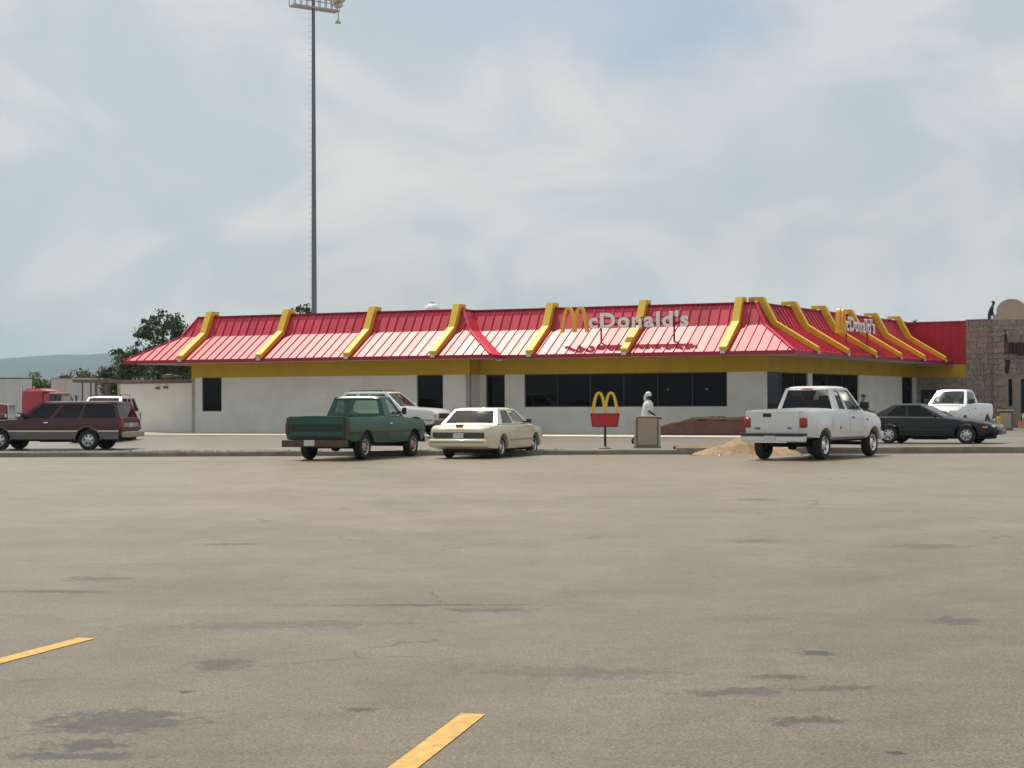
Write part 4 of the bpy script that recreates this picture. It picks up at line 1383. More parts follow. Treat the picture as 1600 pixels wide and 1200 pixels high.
# ---------------------------------------------------------------- maroon wagon on the rear road
def wagon(label, p, ang, z, kind):
    if kind == 'maroon':
        sp = dict(wb=3.34, wr=.37, ar=.47, track=1.66, tw=.23, spokes=6,
                  w=[(-1.24, .90), (-1.18, .95), (-.8, .98), (3.6, .98), (4.0, .96), (4.18, .90)],
                  top=[(-1.24, 1.12), (-1.18, 1.14), (2.4, 1.13), (2.75, 1.11), (3.9, 1.04), (4.18, .96)],
                  bot=[(-1.24, .52), (-1.0, .46), (.8, .38), (2.7, .38), (3.9, .42), (4.18, .46)], shoulder=.95, crown=.03)
        cab = dict(xbr=-1.20, xtr=-.98, xtf=1.86, xbf=2.62, wb=.93, wt=.74, zbr=1.13, zbf=1.12, zt=1.72, us=[0, .045, .38, .41, .655, .70, .94, 1], vs=[0, .04, .87, 1], side_open=[1, 3, 5], seats=[.1, 1.0, 1.9], rm=.06, rvs=[0, .05, .86, 1], side_glass='glass_black', rear_glass='glass_black', rb=.02)
        paint = M['maroon']; rim = 'alloy'; nm = 'wagon'
    else:
        sp = dict(wb=2.84, wr=.39, ar=.48, track=1.60, tw=.22, spokes=5,
                  w=[(-.98, .86), (-.92, .92), (-.6, .95), (3.1, .95), (3.5, .93), (3.72, .86)],
                  top=[(-.98, 1.25), (-.92, 1.28), (1.9, 1.28), (2.2, 1.26), (3.3, 1.19), (3.6, 1.12), (3.72, .98)],
                  bot=[(-.98, .58), (-.8, .52), (.7, .48), (2.4, .48), (3.4, .50), (3.72, .56)], shoulder=.93, crown=.04)
        cab = dict(xbr=-.95, xtr=-.70, xtf=1.30, xbf=2.08, wb=.89, wt=.70, zbr=1.28, zbf=1.27, zt=1.91, us=[0, .06, .30, .37, .58, .61, .93, 1], vs=[0, .04, .88, 1], side_open=[1, 3, 5], seats=[.2, 1.2], rm=.07, rvs=[0, .05, .88, 1], side_glass='glass_tint', rear_glass='glass_tint')
        paint = M['car_red'] if kind == 'red' else M['white']; rim = 'alloy'; nm = 'suv'
    b = Body(sp)
    r_ = veh_root(nm, label, 'car', p, ang, z)
    obj('body', b.mesh(), paint, r_)
    cabin(sp, r_, paint, cab)
    xr, xf = b.x0, b.x1
    zl_ = .84 if kind == 'maroon' else .90
    for s_ in (-1, 1):
        if kind == 'maroon':
            obj('lower_panel', b.patch(xr + .12, xf - .1, .40, .66, s_, .006, 60, 3), M['silver'], r_)
            obj('side_molding', b.patch(xr + .1, xf - .1, .665, .715, s_, .018, 60, 1), M['chrome'], r_)
            for ax in b.axles:
                pts = [(ax - b.ar * 1.03 * cos(pi * i / 16), s_ * (b.side_y(ax, b.wr + b.ar) + .01), b.wr + b.ar * 1.03 * sin(pi * i / 16)) for i in range(17)]
                obj('arch_trim', G().tube(pts, .022, 6), M['silver'], r_)
            obj('tail_light', G().rbox((xr + .01, s_ * .90, .96), (.09, .12, .26), .02), M['tail'], r_)
            obj('door', b.patch(1.42, 2.46, .72, 1.10, s_, .005), paint, r_)
            handle(r_, b, 1.48, .98, s_)
            if s_ < 0: obj('door', b.patch(.52, 1.40, .72, 1.10, s_, .005), paint, r_)
            mirror(r_, 2.42, .92, 1.26, M['plastic'], s_, (.10, .18, .18))
        else:
            obj('tail_light', G().rbox((xr + .02, s_ * .87, 1.08), (.09, .12, .30), .02), M['tail'], r_)
            obj('side_molding', b.patch(xr + .1, xf - .1, .70, .74, s_, .014, 50, 1), M['silver'], r_)
            obj('door', b.patch(.86, 2.0, .56, 1.24, s_, .006), paint, r_)
            handle(r_, b, .94, 1.10, s_, 'silver')
            mirror(r_, 1.84, .90, 1.38, M['white'] if kind == 'white' else M['plastic'], s_)
            obj('roof_rail', G().tube([(-.5, s_ * .58, 1.93), (-.45, s_ * .58, 2.0), (1.0, s_ * .58, 2.0), (1.05, s_ * .58, 1.93)], .018), M['plastic'], r_)
        obj('front_light', G().rbox((xf - .04, s_ * .64, zl_), (.12, .30, .16), .03), M['head'], r_)
        obj('marker_light', G().rbox((xf - .05, s_ * .82, zl_), (.14, .10, .14), .03), M['amber'], r_)
    if kind != 'maroon':
        obj('roof_rack', G().rbox((.0, 0, 2.0), (.05, 1.16, .025), .008).rbox((.75, 0, 2.0), (.05, 1.16, .025), .008), M['plastic'], r_)
    rb_ = obj('rear_bumper', G().rbox((xr - .10, 0, zl_ - .28), (.20, 1.86 if kind == 'maroon' else 1.76, .20), .035), M['tan_trim'] if kind == 'maroon' else M['plastic'], r_)
    obj('tailgate_trim', G().rbox((xr - .012, 0, .90), (.03, 1.5 if kind == 'maroon' else 1.3, .15), .01), M['tan_trim'] if kind == 'maroon' else M['white'], r_)
    obj('licence_plate', G().rbox((xr - .034, .0, .90), (.012, .31, .15), .004), M['plate'], r_)
    obj('front_bumper', G().rbox((xf + .06, 0, zl_ - .28), (.20, 1.84 if kind == 'maroon' else 1.74, .20), .04), M['chrome'] if kind == 'maroon' else (M['car_red'] if kind == 'red' else M['silver']), r_)
    obj('grille', G().rbox((xf, 0, zl_), (.06, .95, .22), .02), M['plastic'], r_)
    wheel_set(r_, sp, rim)
    return r_, sp
# maroon: rear near (left) wheel seen at X about -15.1, Y 59.8 ; heading almost due left
hm = -97.0 + 14
hd = Vector((sin(R(hm)), cos(R(hm)))); lf = Vector((-hd.y, hd.x))
pm_ = Vector((-15.15, 59.6)) - lf * .83
wagon('maroon full-size wagon with silver lower sides driving on the road at the left', pm_, hm, rear_z(-16.5, 60) - .025, 'maroon')
hs = 113
hd = Vector((sin(R(hs)), cos(R(hs)))); lf = Vector((-hd.y, hd.x))
wagon('white sport utility vehicle with roof rack, half hidden behind the green pickup', Vector((-6.35, 72.6)), hs, rear_z(-5, 72) + .02, 'white')
wagon('white car of which only the roof shows above the maroon wagon', Vector((-17.0, 71.0)), 182, rear_z(-17, 70) - .10, 'white2')

# ---------------------------------------------------------------- dark sedan, wedge nose
dims = dict(wb=2.70, wr=.32, ar=.40, track=1.50, tw=.20, spokes=7,
            w=[(-1.02, .78), (-.92, .85), (-.5, .87), (2.4, .87), (3.2, .85), (3.55, .74), (3.68, .62)],
            top=[(-1.02, .84), (-.92, .92), (-.7, .95), (.1, .955), (1.7, .93), (2.0, .91), (2.9, .80), (3.5, .66), (3.68, .56)],
            bot=[(-1.02, .40), (-.85, .30), (-.5, .25), (.7, .23), (2.4, .23), (3.2, .24), (3.68, .40)], shoulder=.90, crown=.03)
dims['cab'] = dict(xbr=-.62, xtr=.12, xtf=1.05, xbf=1.92, wb=.80, wt=.58, zbr=.955, zbf=.925, zt=1.345, us=[0, .20, .48, .52, .92, 1], side_open=[1, 3], seats=[.35, 1.0], rm=.07, rvs=[0, .05, .9, 1], side_glass='glass_tint')
hk = 90 + 29
hd = Vector((sin(R(hk)), cos(R(hk)))); rt = Vector((hd.y, -hd.x))
sedan('black sedan driving right past the white pickup, wedge shaped nose', None, hk, rear_z(13.6, 57.2) - .02, M['navy'], None, 'pair', 'sedan', 'plastic', 'alloy', dims, Vector((13.2, 58.3)) - rt * .75)
wagon('red vehicle at the right edge of the picture, only its nose showing', Vector((21.40, 56.8)), -84, rear_z(20, 57) - .02, 'red')
# ================================================================ SEMI TRUCKS AND TRAILERS
def lot_z(x, y): return rear_z(x, y) - .02
def semi_tractor(label, x, y, ang, paint, sleeper=True):
    z = lot_z(x, y)
    t = thing('truck_tractor', label, 'truck', (x, y, z), R(90 - ang), 'red truck tractors on the left')
    obj('frame_rail', G().box((2.6, .45, .85), (6.6, .1, .22)).box((2.6, -.45, .85), (6.6, .1, .22)), M['under'], t)
    if sleeper:
        g = G()
        g.hexa([(1.35, -1.2, 1.0), (2.95, -1.2, 1.0), (2.95, 1.2, 1.0), (1.35, 1.2, 1.0)], [(1.40, -1.1, 2.88), (2.95, -1.1, 2.88), (2.95, 1.1, 2.88), (1.40, 1.1, 2.88)])
        g.hexa([(1.45, -1.05, 2.88), (3.3, -1.0, 2.88), (3.3, 1.0, 2.88), (1.45, 1.05, 2.88)], [(1.6, -.9, 3.08), (2.6, -.85, 3.08), (2.6, .85, 3.08), (1.6, .9, 3.08)])
        obj('sleeper', g, paint, t)
    c = dict(xbr=2.97, xtr=3.0, xtf=4.2, xbf=4.5, wb=1.08, wt=.98, zbr=2.05, zbf=2.05, zt=2.72, us=[0, .08, .30, .36, .93, 1], side_open=[3], seats=[3.35], rm=.15, crown=.05)
    cabin(None, t, paint, c)
    obj('lower_cab', G().rbox((3.75, 0, 1.55), (1.52, 2.2, 1.0), .05), paint, t)
    g = G()
    g.hexa([(4.51, -.95, 1.0), (6.2, -.85, 1.0), (6.2, .85, 1.0), (4.51, .95, 1.0)], [(4.51, -.9, 2.04), (6.15, -.72, 1.86), (6.15, .72, 1.86), (4.51, .9, 2.04)])
    hd_ = obj('hood', g, paint, t)
    obj('grille', G().rbox((6.23, 0, 1.40), (.08, 1.2, .95), .03), M['chrome'], t)
    obj('front_bumper', G().rbox((6.45, 0, .62), (.18, 2.4, .42), .04), M['chrome'], t)
    obj('sun_visor', G().rbox((4.35, 0, 2.72), (.36, 1.9, .06), .02), M['chrome'], t)
    for s_ in (-1, 1):
        obj('exhaust_stack', G().tube([(1.25, s_ * 1.0, 1.0), (1.25, s_ * 1.0, 3.3)], .08, 10), M['chrome'], t)
        obj('fender', G().rbox((5.6, s_ * .98, 1.12), (1.3, .42, .30), .12), paint, t, smooth=50)
        obj('front_light', G().rbox((6.18, s_ * .92, 1.15), (.16, .3, .2), .05), M['head'], t)
        obj('mirror', G().rbox((4.5, s_ * 1.42, 2.35), (.08, .2, .5), .03).box((4.5, s_ * 1.2, 2.5), (.04, .4, .03)), M['plastic'], t)
        obj('fuel_tank', G().tube([(1.9, s_ * .95, .75), (3.4, s_ * .95, .75)], .32, 16), M['chrome'], t)
        for wx in (5.55, .75, -.55):
            w = obj('wheel', G().lathe([(.28, -.12), (.28, .05), (0.001, .05)], 16), M['under'], t)
            w.location = (wx, s_ * 1.02, .52); w.rotation_euler = (0, 0, 0 if s_ > 0 else pi)
            obj('tyre', G().lathe([(.30, -.13), (.46, -.14), (.52, -.10), (.52, .10), (.46, .14), (.30, .13)], 24), M['rubber'], w, smooth=40)
            obj('rim', G().lathe([(.30, .12), (.28, .10), (.22, .03), (.10, .10), (0.001, .11)], 20), M['steel_rim'], w, smooth=40)
    for k in range(5):
        obj('roof_lamp', G().rbox((4.05, -.7 + .35 * k, 2.82), (.1, .08, .06), .02), M['amber'], t)
    return t
def trailer(label, x, y, ang, m, L=14.5, stripe=None):
    z = lot_z(x, y)
    t = thing('box_trailer', label, 'trailer', (x, y, z), R(90 - ang), 'white box trailers on the left')
    obj('box', G().rbox((L / 2, 0, 2.6), (L, 2.55, 2.8), .03), m, t)
    obj('top_rail', G().box((L / 2, 0, 4.02), (L + .02, 2.58, .10)), stripe or M['galv_light'], t)
    obj('bottom_rail', G().box((L / 2, 0, 1.15), (L + .02, 2.58, .12)), M['galv'], t)
    n = 12
    for i in range(n):
        for s_ in (-1, 1):
            obj('side_rib', G().box((L * (i + .5) / n, s_ * 1.285, 2.6), (.05, .03, 2.7)), m, t)
    for s_ in (-1, 1):
        obj('rear_door', G().rbox((-.02, s_ * .62, 2.6), (.04, 1.2, 2.6), .01), m, t)
        for wx in (1.5, 2.8):
            w = obj('wheel', G().lathe([(.28, -.12), (.28, .05), (0.001, .05)], 14), M['steel_rim'], t)
            w.location = (wx, s_ * 1.0, .52); w.rotation_euler = (0, 0, 0 if s_ > 0 else pi)
            obj('tyre', G().lathe([(.30, -.13), (.46, -.14), (.52, -.10), (.52, .10), (.46, .14), (.30, .13)], 20), M['rubber'], w, smooth=40)
        obj('landing_leg', G().tube([(L - 3, s_ * .8, 1.1), (L - 3, s_ * .8, .05)], .06), M['galv'], t)
    return t
# tractor noses point right in the picture
semi_tractor('dark red truck tractor with chrome grille at the left edge', -39.4, 111.0, 96, M['truck_dark'], True)
semi_tractor('bright red sleeper cab truck tractor whose roof shows above the maroon wagon', -38.1, 127.0, 100, M['truck_red'], True)
trailer('white box trailer behind the left-hand truck tractor', -52.6, 136.0, 90, M['trailer'], 13.0, M['brown_trim'])
trailer('pale pinkish box trailer right of the first white trailer', -37.7, 140.5, 6, M['trailer2'], 8.0)
trailer('white box trailer standing behind the steel canopy', -34.9, 134.0, 92, M['trailer'], 6.5, M['brown_trim'])

# steel canopy with posts beside the low wing
cn = thing('steel_canopy', 'dark steel canopy on thin posts beside the low wing', 'canopy', (-22.15, 89, lot_z(-22.1, 89)), R(-4))
obj('canopy_roof', G().box((0, 0, 2.76), (1.95, 2.4, .16)), M['brown_trim'], cn)
for px_ in (-.48, -.02, .28, .82):
    for yy in (-1.1, 1.1):
        obj('post', G().box((px_, yy, 1.34), (.07 if px_ < .8 else .12, .07, 2.68)), M['brown_trim'], cn)
obj('junction_box', G().rbox((.82, -1.16, 2.4), (.2, .08, .3), .01), M['brown_trim'], cn)

# ================================================================ STONE BUILDING ON THE RIGHT
stb = thing('stone_building', 'tan stone building with arched parapet at the right edge', 'building', (*(rw1 + SN * 2 + SD * 3), 0), worldspace=True)
c0 = rw0 + SN * .3
c1 = rw1 + SN * 0.0
c2 = rw1 + SN * 1.60
fo = .30
c3 = c2 - SD * fo
c4 = c3 + SN * 3.4
ZT = 6.02
def stone_field(p, q, z0, z1, holes, wall, rnd, sz=.46):
    """irregular coursed rubble: six-cornered stones that share jittered corners"""
    d = (q - p).normalized(); nn = Vector((d.y, -d.x)); L = (q - p).length
    nx = max(2, round(L / (sz * .55))); nz = max(2, round((z1 - z0) / (sz * .78)))
    if nx % 2: nx += 1
    vx, vz = L / nx, (z1 - z0) / nz
    grid_ = {}
    for i in range(nx + 1):
        for j in range(nz + 1):
            jx = 0 if i in (0, nx) else rnd.uniform(-.38, .38) * vx
            jz = 0 if j in (0, nz) else rnd.uniform(-.30, .30) * vz
            grid_[i, j] = (i * vx + jx, z0 + j * vz + jz)
    for j in range(nz):
        i = 0
        first = True
        while i < nx:
            st = 1 if (first and j % 2) else rnd.choice([1, 2, 2, 2, 3])
            first = False
            e = min(nx, i + st)
            pts = [grid_[k, j] for k in range(i, e + 1)] + [grid_[k, j + 1] for k in range(e, i - 1, -1)]
            i = e
            ta, tb = min(a for a, _ in pts), max(a for a, _ in pts); za, zb = min(b for _, b in pts), max(b for _, b in pts)
            if any(a - .02 < tb and ta < b + .02 and c - .02 < zb and za < e2 + .02 for a, b, c, e2 in holes): continue
            cx_ = sum(a for a, b in pts) / len(pts); cz_ = sum(b for a, b in pts) / len(pts)
            sh = lambda a, b, k: (a + (cx_ - a) * k, b + (cz_ - b) * k)
            o = rnd.uniform(.02, .06)
            n_ = len(pts)
            base = [P(p + d * sh(a, b, .035)[0], sh(a, b, .035)[1]) for a, b in pts]
            top = [P(p + d * sh(a, b, .11)[0] + nn * o, sh(a, b, .11)[1]) for a, b in pts]
            g = G()
            g.add(base + top, [tuple(range(n_, 2 * n_))] + [(k, (k + 1) % n_, n_ + (k + 1) % n_, n_ + k) for k in range(n_)])
            obj('stone', g, M[rnd.choice(['stone', 'stone', 'stone_b', 'stone_c'])], wall)
rnd = random.Random(5)
wA = wall_panel('wall', c0, c1, -.2, 2.9, [(1.0, 1.9, .1, 2.2)], .25, M['mortar'], stb)
stone_field(c0, c1, 0.0, 2.88, [(1.0, 1.9, .1, 2.2)], wA, rnd, .40)
window(c0, c1, 1.0, 1.9, .1, 2.2, stb, name='door', fw=.07)
wB = wall_panel('wall', c1 + SN * .001, c2, -.2, ZT, [], .25, M['mortar'], stb)
stone_field(c1, c2, 0.0, ZT, [], wB, rnd, .38)
holes = [(.78, 1.00, 1.25, 2.75), (1.45, 1.72, .1, 2.75)]
wC = wall_panel('wall', c3, c4, -.2, ZT, holes, .25, M['mortar'], stb)
# where the sign hangs the wall is smooth stucco above, stone below
stone_field(c3, c4, 0.0, ZT, holes, wC, rnd, .38)
window(c3, c4, *holes[0], stb, fw=.03); window(c3, c4, *holes[1], stb, name='door', fw=.04)
wall_panel('wall', c2 + SD * .02, c3 , -.2, ZT, [], .2, M['stone'], stb)
slab(c1 - SD * .04, c2 - SD * .04, ZT, ZT + .09, .4, 'coping', M['galv'], stb)
g = G(); g.extrude([P(p, 5.3) for p in (c1 + SD * .3, c4 + SD * .6, c4 + SD * 14, c1 + SD * 14)], (0, 0, .12))
obj('roof', g, M['gravel_roof'], stb)
# arched parapet block
g = G()
arc = []
aw = 1.86
n = 18
for i in range(n + 1):
    a = pi - pi * i / n
    arc.append((aw / 2 + .04 + .80 * cos(a), 6.50 + .66 * sin(a)))
prof = [(.0, ZT + .01), (.0, ZT + .36), (.12, ZT + .36), (.12, 6.50)] + arc + [(aw + .0, 6.50), (aw + .0, ZT + .36), (3.4, ZT + .36), (3.4, ZT + .01)]
# triangulate through vertical slabs: body, shoulders and arch
def slabx(a, b, z0, z1):
    gg = G(); p_, q_ = c3 + SN * a - SD * .03, c3 + SN * b - SD * .03
    gg.extrude([P(p_, z0), P(q_, z0), P(q_, z1), P(p_, z1)], (SD.x * .95, SD.y * .95, 0)); return gg
for a, b, z0, z1 in ((-.02, 3.4, ZT, ZT + .30),):
    s1 = slabx(a, b, z0, z1); g.add(s1.v, s1.f)
pts = [P(c3 + SN * a - SD * .025, z) for a, z in [(arc[0][0], ZT + .30)] + arc + [(arc[-1][0], ZT + .30)]]
g.extrude(pts, (SD.x * .94, SD.y * .94, 0))
obj('arched_parapet', g, M['stucco'], stb, smooth=30)

# dark sign emblem and letters on the stone front
es = thing('wall_sign', 'dark brown emblem and lettering high on the stone building', 'sign', (*(c3 + SN * .95 - SD * .1), 4.2), -SA, worldspace=True)
def on_wall(a, z, o): 
    p = c3 + SN * a - SD * (.12 + o); return Vector((p.x, p.y, z))
def plate(polyg, o, th, name, m, parent):
    g = G(); g.extrude([on_wall(a, z, o) for a, z in polyg], (-SD.x * th, -SD.y * th, 0)); return obj(name, g, m, parent)
def mapx(u): return (u - 1553) / 24.5
def mapz(v): return 1.55 + (626.6 - v) / 28.4
def wall_outline(l): return [(mapx(a), mapz(b)) for a, b in l]
plate(wall_outline([(1565, 515), (1570, 515), (1571.5, 534), (1565.5, 534)]), .0, .10, 'upper_bar', M['sign_brown'], es)
plate(wall_outline([(1565, 534), (1571, 534), (1576, 537), (1577, 552), (1568, 553), (1566.5, 561), (1562, 559), (1560.5, 547), (1562, 539)]), .01, .12, 'disc', mat('sign_maroon', (0.12, 0.05, 0.05), 0.6), es)
plate(wall_outline([(1560.2, 545), (1564, 546), (1567, 560), (1570, 562), (1576, 562), (1574, 576), (1572, 584), (1569, 583), (1567, 566), (1562, 559)]), .0, .10, 'lower_bar', M['sign_brown'], es)
for i, (xa, xb, za, zb) in enumerate(((1577, 1582, 535, 553), (1583.5, 1588.5, 537, 554), (1590, 1595, 536, 556), (1596.5, 1602, 537, 556), (1604, 1610, 537, 556))):
    w3 = (xb - xa) / 3
    plate(wall_outline([(xa, za), (xb, za), (xb, zb), (xa, zb)]), .02, .08, 'letter', M['sign_brown'], es)

# things by the stone wall
def gz(x, y): return rear_z(x, y) - .02
ub = thing('utility_cabinet', 'brown utility cabinet with pale lid in front of the stone building', 'cabinet', (24.45, 82.5, gz(24, 82)), -.3)
obj('cabinet', G().rbox((0, 0, .48), (.72, .6, .96), .02), M['brick_brown'], ub)
obj('lid', G().rbox((0, 0, .98), (.80, .68, .05), .015), M['beige'], ub)
obj('door', G().rbox((0, -.31, .48), (.56, .02, .76), .006), M['beige'], ub)
yb = thing('bollard', 'short yellow bollard beside the brown utility cabinet', 'bollard', (23.65, 81.0, gz(23, 81)))
obj('post', G().lathe([(.09, 0), (.09, .62), (.07, .68), (0.001, .70)], 16, 'z'), M['beam'], yb, smooth=50)
obj('crossbar', G().rbox((-.10, 0, .62), (.5, .06, .07), .02), M['beam'], yb)

# ================================================================ STREET SIGN, CABINET, SAND, PAPER
zs = .10
fs = thing('arch_sign', 'small yellow double arch sign on a red box and black post by the kerb', 'sign', (2.92, 52.3, zs), R(-4))
obj('base_plate', G().lathe([(.20, 0), (.20, .03), (.08, .07), (.045, .09)], 18, 'z'), M['concrete'], fs, smooth=40)
obj('post', G().tube([(0, 0, .05), (0, 0, .72)], .04, 10), M['black'], fs)
g = G()
g.hexa([(-.38, -.10, .70), (.38, -.10, .70), (.38, .10, .70), (-.38, .10, .70)], [(-.45, -.12, 1.10), (.45, -.12, 1.10), (.45, .12, 1.10), (-.45, .12, 1.10)])
bx_ = obj('sign_box', g, M['sign_red'], fs)
g = G()
for s_ in (-1, 1):
    g.hexa([(s_ * .39 - .012, -.115, .70), (s_ * .39 + .012, -.115, .70), (s_ * .39 + .012, -.10, .70), (s_ * .39 - .012, -.10, .70)], [(s_ * .45 - .012, -.135, 1.10), (s_ * .45 + .012, -.135, 1.10), (s_ * .45 + .012, -.12, 1.10), (s_ * .45 - .012, -.12, 1.10)])
g.box((0, -.125, 1.105), (.92, .03, .025)).box((0, -.108, .70), (.78, .02, .02))
obj('frame', g, M['black'], bx_)
obj('arch_emblem', G_move(arch_geo(.80, .66, .105, .12), (0, 0, 1.10)), M['arch'], fs, smooth=40)

cb = thing('menu_cabinet', 'beige cabinet with olive frame standing by the kerb in front of the walking person', 'cabinet', (4.30, 53.0, zs), R(-3))
obj('plinth', G().rbox((0, 0, .03), (.86, .36, .06), .01), M['concrete'], cb)
obj('case', G().rbox((0, 0, .53), (.70, .26, .94), .01), M['olive'], cb)
obj('face', G().rbox((0, -.135, .53), (.60, .02, .86), .004), M['beige'], cb)
for s_ in (-1, 1):
    obj('side_post', G().rbox((s_ * .39, 0, .46), (.06, .10, .92), .01), M['sidewalk'], cb)
obj('top', G().rbox((0, 0, 1.01), (.74, .30, .03), .008), M['sidewalk'], cb)

# low brown strip behind the kerb, right of the cabinet
g = G()
rnd = random.Random(21)
g.grid([[(4.95 + .2 * i, 50.11 + .3 * k, .12 + (.10 if 0 < k < 4 else 0) + rnd.uniform(-.02, .03)) for i in range(18)] for k in range(5)])
tag(obj('kerb_strip', g, M['dirt'], smooth=60), kind='structure')

sp_ = G()
rnd = random.Random(8)
n1_, n2_ = 48, 30
rows = []
from mathutils import noise as mnoise
for i in range(n1_ + 1):
    row = []
    for k in range(n2_ + 1):
        x, y = -1.55 + 3.3 * i / n1_, -.75 + 1.5 * k / n2_
        r1 = sqrt(((x - .10) / 1.15) ** 2 + (y / .72) ** 2); r2 = sqrt(((x + .65) / .85) ** 2 + ((y + .1) / .6) ** 2); r3 = sqrt(((x - 1.0) / .75) ** 2 + (y / .65) ** 2)
        h = max(.60 * max(0, 1 - r1) ** .85, .27 * max(0, 1 - r2) ** .8, .30 * max(0, 1 - r3) ** .8)
        if h > 0.005:
            h += .05 * mnoise.noise(Vector((x * 4, y * 4, 3))) + .02 * mnoise.noise(Vector((x * 13, y * 13, 7)))
        row.append((x, y, max(h, -.02 if h <= .005 else .0)))
    rows.append(row)
sp_.grid(rows)
sandp = tag(obj('sand_pile', sp_, M['sand'], smooth=60), 'heap of tan sand spilling over the kerb beside the white pickup', 'sand pile')
sandp.location = (6.8, 49.3, .0)

lp = G()
rnd = random.Random(2)
lp.grid([[(-.09 + .03 * i, -.06 + .03 * k, .012 + rnd.uniform(0, .05)) for i in range(7)] for k in range(5)])
pp = tag(obj('paper_scrap', lp, M['paper']), 'crumpled white paper lying on the asphalt by the sand pile', 'litter')
pp.location = (5.91, 47.74, 0); pp.rotation_euler = (0, 0, .4)

# ================================================================ HIGH LIGHT MAST
mx_, my_ = -12.35, 104.0
mast = thing('light_mast', 'tall steel floodlight mast behind the restaurant', 'light mast', (mx_, my_, 0))
obj('pole', G().tube([(0, 0, -.2), (0, 0, 8), (0, 0, 18), (0, 0, 28.2)], [.19, .165, .13, .10], 14), M['galv'], mast, smooth=50)
for i in range(60):
    zz = 4 + i * .38
    obj('step_peg', G().box((-.24 if i % 2 else -.22, 0, zz), (.13, .02, .02)), M['galv'], mast)
arm = Vector((2.64, 1.75)).normalized()
aa = atan2(arm.y, arm.x)
cw = obj('catwalk', G().box((.1 * arm.x, .1 * arm.y, 26.35), (3.2, .7, .10), aa), M['galv_light'], mast)
def ap(t, o=0.0): return (arm.x * t - arm.y * o, arm.y * t + arm.x * o)
for t in [-1.5 + .43 * i for i in range(8)]:
    for o_ in (-.33, .33):
        x, y = ap(t, o_)
        obj('rail_post', G().tube([(x, y, 26.4), (x, y, 27.4)], .025, 6), M['galv'], cw)
for zz in (26.9, 27.4):
    for o_ in (-.33, .33):
        a, b = ap(-1.5, o_), ap(1.55, o_)
        obj('rail', G().tube([(*a, zz), (*b, zz)], .025, 6), M['galv'], cw)
for lev in (27.9, 28.7):
    a, b = ap(-2.0), ap(2.0)
    obj('cross_arm', G().tube([(*a, lev), (*b, lev)], .05, 8), M['galv'], mast)
def flood(t, lev, tilt):
    x, y = ap(t, -.25)
    f = obj('floodlight', G().lathe([(0.001, .10), (.10, .08), (.16, .02), (.26, -.22), (.28, -.24), (.27, -.20), (0.001, -.20)], 16, 'z'), M['galv_light'], mast, smooth=40)
    f.location = (x, y, lev); f.rotation_euler = (tilt, 0, aa)
    obj('lens', G().lathe([(.25, -.205), (0.001, -.215)], 16, 'z'), M['head'], f)
    obj('yoke', G().tube([(0, .02, .08), (0, .2, .25)], .03, 6), M['galv'], f)
for lev in (27.75, 28.55):
    for k in range(5): flood(-1.7 + .85 * k, lev, R(-35))
for t, lev in ((1.35, 27.0), (1.6, 26.85), (1.75, 27.2)): flood(t, lev, R(-25))
x, y = ap(1.75, 0)
f = obj('floodlight', G().lathe([(0.001, .10), (.10, .08), (.14, .02), (.20, -.06), (.21, -.08), (0.001, -.08)], 16, 'z'), M['galv_light'], mast, smooth=40)
f.location = (x, y, 25.72)
obj('hanger', G().tube([(0, 0, .08), (0, 0, .66)], .03, 6), M['galv'], f)

# ================================================================ PENDANT LAMPS INSIDE
for i, a in enumerate((3.6, 5.5, 7.4)):
    q = fp(a, 4.2)
    t = thing('pendant_lamp', ['lit pendant lamp inside the wide window, leftmost of three', 'lit pendant lamp inside the wide window, middle of three', 'lit pendant lamp inside the wide window, rightmost of three'][i], 'lamp', (q.x, q.y, 2.2), 0, 'pendant lamps inside the wide window')
    obj('shade', G().lathe([(.04, .16), (.10, .12), (.16, 0), (.15, 0), (.09, .11), (.03, .15)], 16, 'z'), M['interior'], t, smooth=40)
    obj('bulb', G().lathe([(0.001, .08), (.06, .05), (.08, 0), (.06, -.05), (0.001, -.08)], 12, 'z'), M['lamp_glow'], t, smooth=60)
    obj('cord', G().tube([(0, 0, .15), (0, 0, 1.0)], .008, 5), M['black'], t)

